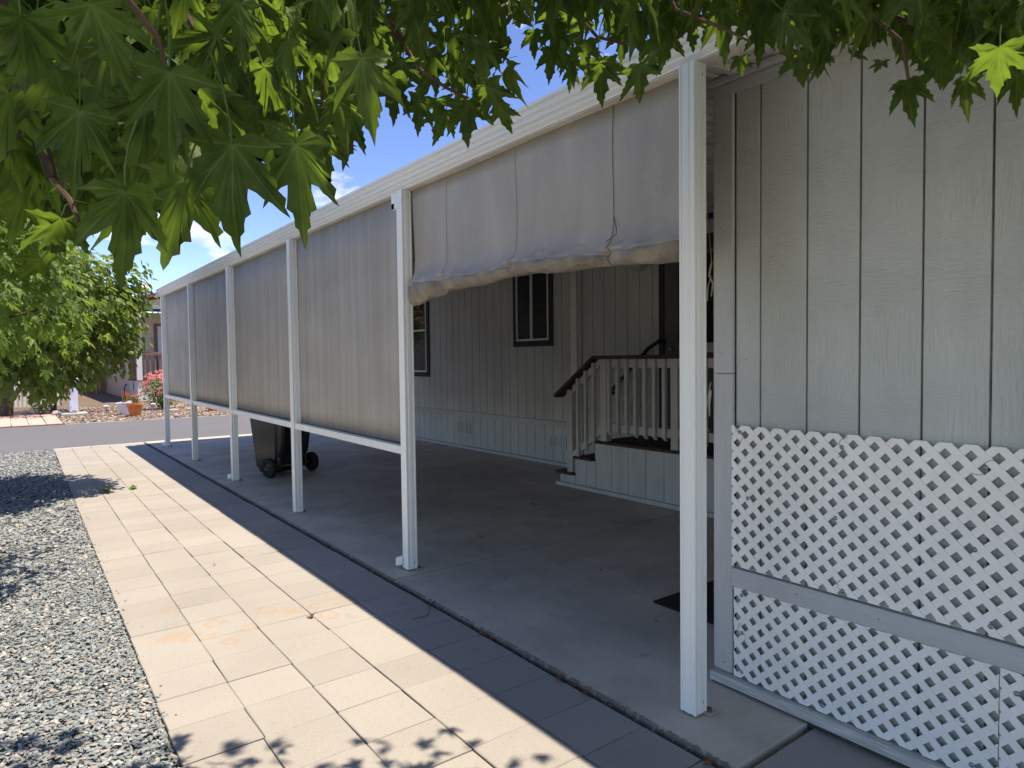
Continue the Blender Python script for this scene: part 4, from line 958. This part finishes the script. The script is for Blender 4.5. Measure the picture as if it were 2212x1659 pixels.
for _ in range(16000):
    P = Vector((random.uniform(-3.6, 2.6), random.uniform(-3.4, 2.9), random.uniform(2.25, 5.0)))
    if random.random() < .3 and P.x > .7: continue
    r_ = ((P.x+.5)/3.6)**2+((P.y+.4)/3.4)**2+((P.z-3.3)/1.8)**2
    if r_ > 1: continue
    if P.x > 2.0 and P.z < 3.35: continue
    q = pix(P)
    if q and -40 < q[0] < 2250 and -20 < q[1] < 1700: continue
    sh = P-SUNDIR*(P.z/SUNDIR.z)
    lim = float(np.interp(sh.x, [-3, -1, 0, .35, .65, 1.0, 1.35, 1.6], [3.4, 4.0, 3.4, 3.05, 2.72, 2.45, 2.25, 2.0]))
    lim += .02+.09*math.sin(sh.x*19)+.07*math.sin(sh.x*41)
    if sh.y > lim: continue
    lst.append((P, Vector((0, 0, -.5))+rnd_unit()*.8, Vector((0, 0, 1))+rnd_unit()*.6, random.uniform(.08, .11)))
print('maple', nleaf, len(fills), len(lst))
leaf_stuff('foliage', lst, MAPLE_LO, M_leaf, maple)

# ---- roadside trees
def crown(tree, center, rad, nclump, per, arrs_hi, arrs_lo, m, size, n_ind, clump_r=.22, lower_cut=None, keep=None, name_tip=-.5):
    hi = leaf_meshes(arrs_hi, m); L_ = []
    cl = []
    while len(cl) < nclump:
        u = rnd_unit()*(random.random()**.33)
        if u.length < .35: continue
        p = Vector((center[0]+u.x*rad[0], center[1]+u.y*rad[1], center[2]+u.z*rad[2]*(1 if u.z > 0 else .9)))
        cl.append(p)
    c0 = Vector(center)
    for p in cl:
        axis = (p-c0).normalized()+Vector((0, 0, -.15)); 
        for _ in range(per):
            q = p+rnd_unit()*clump_r*random.random()**.5+axis*random.uniform(-.1, .12)
            if keep and not keep(q): continue
            L_.append((q, axis*.6+Vector((0, 0, name_tip))+rnd_unit()*.5, Vector((0, 0, .8))+axis*.5+rnd_unit()*.6, size*random.uniform(.7, 1.2)))
    def vis(e):
        q = pix(e[0])
        if not q or not (-10 < q[0] < 2220 and 0 < q[1] < 1600): return 9e9
        return (e[0]-EYE).length - 1.2*abs(0)
    L_.sort(key=vis)
    for e in L_[:n_ind]: place_leaf(hi, tree, *e)
    leaf_stuff('foliage', L_[n_ind:], arrs_lo, m, tree)
    return cl
def limbs(tree, base, fork, cl, r0, n=14, m=M_bark):
    b = MB(); b.tube([base, lerp(Vector(base), Vector(fork), .5)+Vector((.03, .02, 0)), fork], [r0*1.25, r0, r0*.8], 10); b.build('trunk', m, tree, smooth=True)
    b = MB()
    for p in random.sample(cl, min(n, len(cl))):
        f = Vector(fork); mid = f.lerp(p, .5)+Vector((0, 0, .12)); b.tube([f, mid, p], [r0*.45, r0*.25, r0*.08], 6)
    b.build('limb', m, tree, smooth=True)
young = thing('young_maple_tree', 'sunlit young maple with bright lobed leaves at the left edge, over the gravel', 'tree', (-.75, 5.9, 0))
cl = crown(young, (-.42, 5.9, 2.2), (.92, 1.25, .9), 130, 36, MAPLE, MAPLE_LO, M_leaf2, .085, 280, .25)
limbs(young, (-.75, 5.9, -.05), (-.7, 5.85, 1.35), cl, .055)
pear = thing('round_leaf_tree', 'bushy green tree with small round leaves beside the gravel near the road', 'tree', (-.75, 9.7, 0))
cl = crown(pear, (-.30, 9.6, 2.18), (1.68, 1.5, 1.12), 360, 60, OV, OV_LO, M_leaf3, .085, 290, .24)
limbs(pear, (-.75, 9.7, -.05), (-.6, 9.65, 1.2), cl, .07, 24)
ft = thing('shade_tree', 'dark leafy tree across the road behind the white pedestal', 'tree', (-.05, 24.6, 0))
cl = crown(ft, (.35, 24.9, 3.7), (2.7, 2.2, 1.7), 120, 30, OV, OV_LO, M_leafd, .15, 0, .5)
limbs(ft, (-.05, 24.6, -.05), (.05, 24.6, 1.9), cl, .15, 16)
ft = thing('slim_tree', 'slim dark-trunked tree across the road, left of the pedestal', 'tree', (1.12, 24.9, 0))
cl = crown(ft, (1.3, 25.2, 2.6), (1.0, 1.0, .9), 30, 26, OV, OV_LO, M_leafd, .11, 0, .35)
limbs(ft, (1.12, 24.9, -.05), (1.15, 24.9, 1.3), cl, .07, 8)

# ================================================================== ACROSS THE ROAD
# neighbour's house
nh = thing('neighbour_house', 'beige house with brown railed porch across the road', 'house', (4.12, 30, 0))
NX = 4.12
MB().box(NX+.01, 12, 32.2, 46, 0, 3.65).build('wall', M_beige, nh)
MB().box(NX+.01, 12, 30.0, 32.2, 0, .80).build('porch_base', M_hwhite, nh)
for k in range(11): MB().box(NX, NX+.012, 32.2+k*1.22+.006, 32.2+(k+1)*1.22-.006, .30, 3.62).build('wall_panel', M_beige, nh)
for k in range(6): MB().box(NX+.2+k*1.22, NX+.2+(k+1)*1.22-.012, 32.186, 32.2, .82, 3.62).build('wall_panel', M_beige, nh)
MB().box(NX-.02, NX+.01, 30, 44, 0, .28, c=.003).build('base_board', M_beige, nh)
MB().box(NX, NX+.19, 30.0, 30.19, .82, 3.66, c=.006).build('porch_post', M_hwhite, nh)
MB().box(7.2, 7.39, 30.0, 30.19, .82, 3.66, c=.006).build('porch_post', M_hwhite, nh)
MB().box(NX-.06, 12, 29.95, 32.2, .80, .845).build('porch_floor', M_hbrown, nh)
MB().box(NX+.19, 9, 30.05, 30.13, .90, 1.0, c=.004).build('bottom_rail', M_hbrown, nh)
MB().box(NX+.19, 9, 30.03, 30.15, 1.82, 1.94, c=.006).build('top_rail', M_hbrown, nh)
k = 0; x = NX+.30
while x < 8.9: MB().box(x-.03, x+.03, 30.06, 30.12, 1.0, 1.82).build('baluster', M_hbrown, nh); x += .185
MB().box(NX+.03, NX+.11, 30.19, 32.2, 1.82, 1.94, c=.006).build('top_rail', M_hbrown, nh); MB().box(NX+.03, NX+.11, 30.19, 32.2, .90, 1.0, c=.004).build('bottom_rail', M_hbrown, nh)
y = 30.35
while y < 32.1: MB().box(NX+.04, NX+.10, y-.03, y+.03, 1.0, 1.82).build('baluster', M_hbrown, nh); y += .185
MB().box(NX-.05, 12, 29.93, 30.15, 3.56, 3.66).build('porch_beam', M_dark, nh)
MB().box(NX-.05, 12, 29.90, 30.05, 3.66, 3.82, c=.004).build('fascia', M_hwhite, nh)
gp = MB(); gp.add([(NX-.25, 29.92, 3.83), (12.5, 29.92, 3.83), (8.2, 29.92, 4.75), (NX-.25, 30.0, 3.83), (12.5, 30.0, 3.83), (8.2, 30.0, 4.75)], [(0, 1, 2), (3, 5, 4), (0, 3, 4, 1), (1, 4, 5, 2), (2, 5, 3, 0)]); gp.build('gable', M_beige, nh)
rf = MB()
for (xa, za, xb, zb) in ((NX-.45, 3.86, 8.2, 4.98), (8.2, 4.98, 12.7, 3.86)):
    rf.add([(xa, 29.6, za), (xb, 29.6, zb), (xb, 46.4, zb), (xa, 46.4, za), (xa, 29.6, za+.14), (xb, 29.6, zb+.14), (xb, 46.4, zb+.14), (xa, 46.4, za+.14)], [(3, 2, 1, 0), (4, 5, 6, 7), (0, 1, 5, 4), (1, 2, 6, 5), (2, 3, 7, 6), (3, 0, 4, 7)])
rf.build('roof', M_roof, nh)
def nwin(y0, y1, z0, z1):
    f = MB().box(NX-.03, NX-.001, y0, y1, z0, z1, c=.003).build('window', M_hbrown, nh)
    MB().box(NX-.04, NX-.0305, y0+.09, y1-.09, z0+.14, z1-.09).build('sash_frame', M_hwhite, f)
    MB().box(NX-.046, NX-.0405, y0+.13, y1-.13, z0+.18, z1-.13).build('pane', M_black, f)
nwin(33.5, 34.6, 1.25, 2.85); nwin(37.2, 38.3, 1.25, 2.85)
d_ = MB().box(5.10, 6.15, 32.15, 32.186, .85, 3.2, c=.003).build('door', M_hbrown, nh)
MB().box(5.24, 6.03, 32.12, 32.149, .87, 3.08, c=.003).build('door_leaf', M_hwhite, d_)
w_ = MB().box(6.5, 7.6, 32.15, 32.186, 1.5, 2.9, c=.003).build('window', M_hwhite, nh)
MB().box(6.58, 7.52, 32.14, 32.149, 1.58, 2.82).build('pane', M_black, w_)
MB().box(NX-.03, NX-.021, 31.0, 31.35, .42, .72, c=.003).build('meter_box', M_ped, nh)
cb = MB(); cb.tube([(NX-.02, 32.6, .62), (NX-.10, 32.6, .60), (NX-.14, 32.55, .45), (NX-.16, 32.5, .2), (NX-.12, 32.3, .0)], .025, 6); cb.build('cable', M_black, nh, smooth=True)
an = MB(); an.tube([(4.15, 31.5, 3.95), (4.55, 31.5, 4.45), (4.70, 31.5, 4.62)], .022, 6); an.build('antenna_mast', M_ped, nh)
an = MB(); an.lathe([(0, .03), (.10, .05), (.17, .10), (.18, .10), (.10, .03), (0, 0)], (4.74, 31.45, 4.66), 14, tilt=Matrix.Rotation(R(60), 3, 'X')); an.tube([(4.74, 31.4, 4.6), (4.62, 31.1, 4.72)], .014, 5); an.build('antenna_dish', M_hwhite, nh, smooth=True)
# a second house farther left along the same side, its roof shows in the window glass
n2 = thing('brown_roof_house', 'tan house with brown roof mostly hidden behind the trees at left', 'house', (-9, 31, 0))
MB().box(-16, -4.5, 31, 42, 0, 3.2).build('wall', M_beige, n2)
rf = MB(); rf.add([(-16.4, 30.5, 3.2), (-4.1, 30.5, 3.2), (-4.1, 36.5, 5.1), (-16.4, 36.5, 5.1), (-16.4, 42.5, 3.2), (-4.1, 42.5, 3.2)], [(0, 1, 2, 3), (3, 2, 5, 4), (0, 4, 5, 1), (0, 3, 4), (1, 5, 2)]); rf.build('roof', M_roof, n2)
for x in (-14.5, -11, -7.5):
    f = MB().box(x, x+1.3, 30.97, 30.998, 1.1, 2.4, c=.003).build('window', M_hwhite, n2); MB().box(x+.08, x+1.22, 30.955, 30.969, 1.18, 2.32).build('pane', M_black, f)
# white fence behind; further boards added for the dark shadow between houses
fe = thing('white_fence', 'pale picket fence glimpsed under the trees at far left', 'fence', (-.5, 28.5, 0))
for k in range(26): MB().box(-1.6+k*.12, -1.6+k*.12+.07, 28.5, 28.53, .05, .95).build('picket', M_hwhite, fe)
for z in (.25, .75): MB().box(-1.62, 1.55, 28.535, 28.57, z, z+.07).build('fence_rail', M_hwhite, fe)
MB().box(-.45, -.28, 28.4, 28.49, 0, 1.2, c=.004).build('fence_post', M_ped, fe)
hg = thing('dark_fence', 'dark board fence closing the gap between the houses', 'fence', (1, 40, 0))
for k in range(34): MB().box(-5.5+k*.29, -5.5+k*.29+.275, 40, 40.03, 0, 1.9).build('fence_board', M_hbrown, hg)
# background trees behind the houses
for i, (x, y, h, r_) in enumerate([(-3.5, 46, 4.2, 3.4), (2.0, 50, 4.0, 3.2), (14, 56, 3.2, 3.0)]):
    bt = thing('background_tree', ['leafy tree behind the fence, left of the gap between the houses', 'leafy tree behind the dark fence in the gap between houses', 'tree standing behind the neighbour house roof'][i], 'tree', (x, y, 0), 'trees behind the houses')
    cl = crown(bt, (x, y, h*.75), (r_, r_, h*.5), 50, 26, OV, OV_LO, M_leafd, .26, 0, .8)
    limbs(bt, (x, y, 0), (x, y, h*.4), cl, .15, 8)
# pink pavers
pp = MB().box(-1.2, 1.17, 20.47, 24.9, -.05, -.008).build('pink_path', M_joint, kind='structure')
for j, (a, b_) in enumerate(((20.49, 20.98), (20.99, 22.3), (22.31, 23.6), (23.61, 24.85))):
    for i in range(6):
        x0 = -1.0+i*.355+.01*random.uniform(-1, 1)
        x1 = -1.0+(i+1)*.355-.012
        if x0 > 1.1: continue
        MB().box(x0, min(x1, 1.14), a+.012, b_, -.04, .012+random.uniform(-.004, .004), c=.005).build('paving_stone', M_pink, pp)
# utility pedestal
ped = thing('utility_pedestal', 'pale blue-grey metal utility pedestal on a concrete pad across the road', 'utility box', (1.57, 23.65, 0))
MB().box(1.46, 1.68, 23.60, 23.80, .10, 1.05, c=.008).build('cabinet', M_ped, ped)
MB().box(1.44, 1.70, 23.58, 23.82, 1.05, 1.09, c=.01).build('cap', M_ped, ped)
MB().box(1.24, 1.90, 23.25, 24.0, 0, .075, c=.012).build('pad', M_conc, ped)
MB().box(1.485, 1.50, 23.592, 23.599, .2, .26).build('latch', M_steel, ped); MB().box(1.51, 1.63, 23.592, 23.599, .11, .14).build('latch', M_steel, ped)
wp = thing('white_post', 'short white post at the far left edge across the road', 'post', (-.17, 24.9, 0))
MB().box(-.21, -.12, 24.85, 24.95, 0, .95, c=.006).build('shaft', M_hwhite, wp); MB().lathe([(.06, 0), (.05, .04), (0, .09)], (-.165, 24.9, .95), 8).build('cap', M_hwhite, wp); MB().box(-.25, -.06, 24.80, 25.0, .0, .06, c=.005).build('foot', M_conc, wp)
# pots
def pot(name, label, x, y, r0, r1, h, m, tilt=0, petals=None, nf=20, group=None):
    t = thing(name, label, 'flower pot', (x, y, 0), group)
    T3 = Matrix.Rotation(tilt, 3, 'Y')
    MB().lathe([(0, 0), (r0, 0), (lerp(r0, r1, .55)*1.0, h*.5), (r1*.93, h*.80), (r1*.94, h*.82), (r1*1.02, h*.84), (r1*1.05, h*.90), (r1*1.03, h), (r1*.9, h), (r1*.88, h*.9), (0, h*.88)], (x, y, .0), 28, tilt=T3).build('bowl', m, t, smooth=True)
    st = MB(); tops = []
    for k in range(9):
        a = random.uniform(0, 6.28); r_ = random.uniform(0, r1*.7); b0 = T3 @ Vector((math.cos(a)*r_*.5, math.sin(a)*r_*.5, h*.88)); e = b0+Vector((math.cos(a)*r_, math.sin(a)*r_, random.uniform(.08, .28)))
        st.tube([Vector((x, y, 0))+b0, Vector((x, y, 0))+b0.lerp(e, .5)+Vector((0, 0, .03)), Vector((x, y, 0))+e], .004, 4); tops.append(Vector((x, y, 0))+e)
    st.build('stem', M_stem, t)
    L_ = []
    for e in tops:
        for _ in range(7): L_.append((e+rnd_unit()*.06-Vector((0, 0, .04)), rnd_unit(), Vector((0, 0, 1))+rnd_unit()*.5, .05))
    leaf_stuff('foliage', L_, OV_LO, M_leaf2, t)
    if petals:
        pb = MB()
        for e in tops:
            for _ in range(4):
                c_ = e+rnd_unit()*.05+Vector((0, 0, .03))
                for q in range(5):
                    a = q*1.256; pb.add([c_, c_+Vector((math.cos(a)*.030, math.sin(a)*.030, .008)), c_+Vector((math.cos(a+.6)*.038, math.sin(a+.6)*.038, .016)), c_+Vector((math.cos(a+1.2)*.03, math.sin(a+1.2)*.03, .008))], [(0, 1, 2, 3)])
        o = pb.build('blossom', petals, t)
    return t
pot('flower_pot', 'orange glazed terracotta flower pot by the road, in front of a white one', 2.93, 21.95, .14, .21, .36, M_terra, 0, M_orfl)
pot('flower_pot', 'white flower pot with red geraniums behind the orange pot', 2.82, 22.75, .13, .21, .38, M_potw, R(-10), M_redfl)
pot('flower_pot', 'small plain terracotta pot seen below the shade screens', 5.12, 22.3, .13, .19, .30, M_terra, 0, None)
# solar lights
for i, (x, y, l_) in enumerate(((2.27, 22.5, 'small solar path light standing left of the flower pots'), (3.49, 22.5, 'small solar path light between the orange pot and the carport post'), (4.95, 22.4, 'small solar path light seen below the shade screens'))):
    t = thing('solar_light', l_, 'garden light', (x, y, 0), 'solar path lights across the road')
    MB().tube([(x, y, 0), (x+.008*(i-1), y, .2)], .011, 6).build('stake', M_steel, t)
    MB().lathe([(.028, .19), (.04, .21), (.044, .27), (.0, .27)], (x, y, 0), 12).build('lens', M_glaze, t, smooth=True)
    MB().lathe([(.0, .315), (.045, .308), (.072, .290), (.072, .275), (.0, .272)], (x, y, 0), 14).build('cap', M_ped, t, smooth=True)
# rose bush
rb = thing('rose_bush', 'rose bush covered in pink blossoms in front of the porch', 'bush', (4.0, 24.3, 0))
L_ = []; tops = []
for _ in range(1500):
    u = rnd_unit()*random.random()**.4; p = Vector((4.05+u.x*.62, 24.4+u.y*.5, .60+u.z*.58)); 
    if p.z < .03: continue
    L_.append((p, rnd_unit(), Vector((0, -.3, 1))+rnd_unit()*.8, random.uniform(.05, .08)))
leaf_stuff('foliage', L_, OV_LO, M_leaf2, rb)
st = MB()
for k in range(9): a = k*.7; st.tube([(4.05, 24.4, 0), (4.05+math.cos(a)*.2, 24.4+math.sin(a)*.18, .5), (4.05+math.cos(a)*.42, 24.4+math.sin(a)*.38, .95)], [.014, .010, .005], 5)
st.build('stem', M_stem, rb)
for _ in range(150):
    u = rnd_unit(); 
    if u.z < -.35: u.z = -u.z
    if u.y > .35: u.y = -u.y
    p = Vector((4.05+u.x*.62, 24.4+u.y*.53, .66+u.z*.60)); 
    if _ == 0: pb_ = None
    fm = MB(); r_ = .052
    for ring, (k, rr, zz) in enumerate(((5, 1, .0), (5, .7, .02), (4, .4, .035))):
        for q in range(k):
            a = q*6.283/k+ring*.5; da = 3.6/k; fm.add([(0, 0, 0), (math.cos(a-da*.8)*r_*rr*.8, math.sin(a-da*.8)*r_*rr*.8, zz*.7+.01), (math.cos(a)*r_*rr, math.sin(a)*r_*rr, zz+.018), (math.cos(a+da*.8)*r_*rr*.8, math.sin(a+da*.8)*r_*rr*.8, zz*.7+.01)], [(0, 1, 2, 3)])
    if _ == 0: o = fm.build('blossom', M_pinkfl, rb, local=True); bd = o.data
    else: o = link('blossom', bd, rb)
    o.location = p-wpos(rb); o.rotation_euler = u.to_track_quat('Z', 'Y').to_euler()
# edging stones, white flowers
for i, (x, y, s_, l_) in enumerate(((4.15, 23.2, .16, 'pale flat stone edging the rose bed, leftmost of three'), (4.75, 23.3, .18, 'pale flat stone edging the rose bed, middle of three'), (5.45, 23.6, .22, 'larger pale stone edging the rose bed, rightmost'))):
    b = MB(); b.lathe([(0, 0), (s_, 0), (s_*1.05, s_*.2), (s_*.8, s_*.42), (0, s_*.48)], (x, y, 0), 9); o = b.build('edging_stone', M_conc); o.scale = (1, .75, 1); o.location.y = y*.25; tag(o, l_, 'stone', 'stones edging the rose bed')
b = MB(); b.lathe([(0, 0), (.10, 0), (.11, .06), (.07, .13), (0, .14)], (1.14, 24.0, 0), 9); tag(b.build('garden_stone', M_conc), 'small round stone at the foot of the slim tree', 'stone')
wf = thing('white_flower_shrub', 'low dark shrub with white flowers beside the slim tree trunk', 'shrub', (.85, 24.6, 0))
L_ = []
for _ in range(350):
    u = rnd_unit()*random.random()**.4; p = Vector((.85+u.x*.3, 24.6+u.y*.25, .25+u.z*.24)); L_.append((p, rnd_unit(), Vector((0, -.3, 1))+rnd_unit()*.8, .06))
leaf_stuff('foliage', L_, OV_LO, M_leafd, wf)
fm = MB()
for _ in range(26):
    u = rnd_unit(); u.z = abs(u.z); u.y = -abs(u.y); c_ = Vector((.85+u.x*.3, 24.6+u.y*.26, .28+u.z*.24))
    for q in range(5):
        a = q*1.256; fm.add([c_, c_+Vector((math.cos(a)*.035, -.01, math.sin(a)*.035)), c_+Vector((math.cos(a+.6)*.045, -.015, math.sin(a+.6)*.045)), c_+Vector((math.cos(a+1.2)*.035, -.01, math.sin(a+1.2)*.035))], [(0, 1, 2, 3)])
fm.build('blossom', M_whfl, wf)

# ================================================================== SMALL THINGS ON THE GROUND
V, F, vn = MAPLE[2]
dm = fast_mesh('dead_leaf', V*np.array([1, 1, 2.2]), F, M_dead, rnd=np.zeros(len(V)), vein=vn*0)
for i, (x, y, s_, l_) in enumerate([(1.414, 3.877, .045, 'curled brown leaf on the sunny pavers beside the rust stains'), (2.06, 3.03, .035, 'dry brown leaf caught in the slab joint, farthest of four'), (2.054, 2.365, .04, 'dry brown leaf in the slab edge gap, second of four'), (2.046, 2.187, .035, 'dry brown leaf in the slab edge gap, third of four'), (2.054, 1.52, .04, 'dry brown leaf in the slab edge gap, nearest of four'),
                                    (3.171, 4.689, .03, 'small dark leaf on the shaded slab beside the first joint'), (3.67, 5.18, .035, 'small dark leaf on the shaded slab toward the house'), (4.3, 5.4, .03, 'small dark leaf on the slab in front of the steps'), (4.0, 4.6, .025, 'tiny dark leaf on the slab between the second post and the steps'), (1.20, 5.35, .02, 'tiny brown leaf on the sunny pavers farther along')]):
    o = link('dead_leaf', dm); o.location = (x, y, .012 if x > 2.1 else .004); o.scale = (s_, s_, s_); o.rotation_euler = (random.uniform(-.4, .4), random.uniform(-.4, .4), random.uniform(0, 6)); tag(o, l_, 'leaf')
db = MB()
for _ in range(46):
    x, y = random.uniform(2.2, 5.2), random.uniform(2.2, 9.5); s_ = random.uniform(.004, .012); a = random.uniform(0, 6.28)
    p = [(x+math.cos(a+q)*s_*random.uniform(.5, 1.3), y+math.sin(a+q)*s_*random.uniform(.5, 1.3), .002+random.uniform(0, .006)) for q in (0, 1.4, 2.9, 4.4)]
    db.add(p+[(x, y, .010)], [(0, 1, 4), (1, 2, 4), (2, 3, 4), (3, 0, 4)])
for _ in range(70):      # grit and bits in the gap along the slab edge
    x, y = random.uniform(2.066, 2.090), random.uniform(1.4, 9); s_ = random.uniform(.004, .011); a = random.uniform(0, 6.28)
    p = [(x+math.cos(a+q)*s_*random.uniform(.5, 1.0), y+math.sin(a+q)*s_*random.uniform(.6, 2.0), -.020+random.uniform(0, .012)) for q in (0, 1.4, 2.9, 4.4)]
    db.add(p+[(x, y, -.004)], [(0, 1, 4), (1, 2, 4), (2, 3, 4), (3, 0, 4)])
tag(db.build('leaf_litter', M_dead, kind='stuff'), 'scattered dark crumbs of dead leaves on the shaded slab', 'litter')
b = MB(); b.tube([(2.10, 3.62, .004), (2.04, 3.58, .0), (1.99, 3.50, -.006), (1.95, 3.46, -.004), (1.86, 3.47, -.006)], [.003, .003, .002, .002, .0015], 5); tag(b.build('twig', M_twig), 'thin bent dark twig on the shaded pavers by the slab edge', 'twig')
for i, (x, y, s_, l_) in enumerate(((.902, 9.211, .11, 'small green weed in the joint nearer the gravel'), (1.198, 9.256, .08, 'tiny green weed in the joint nearer the carport'))):
    t = thing('weed', l_, 'weed', (x, y, -.01), 'weeds growing between the pavers'); wmsh = leaf_meshes([OV[0]], M_leaf2)
    for k in range(7): a = k*.9; place_leaf(wmsh, t, Vector((x, y, -.005)), Vector((math.cos(a), math.sin(a), random.uniform(.4, 1.2))), Vector((0, 0, 1)), s_*random.uniform(.6, 1))
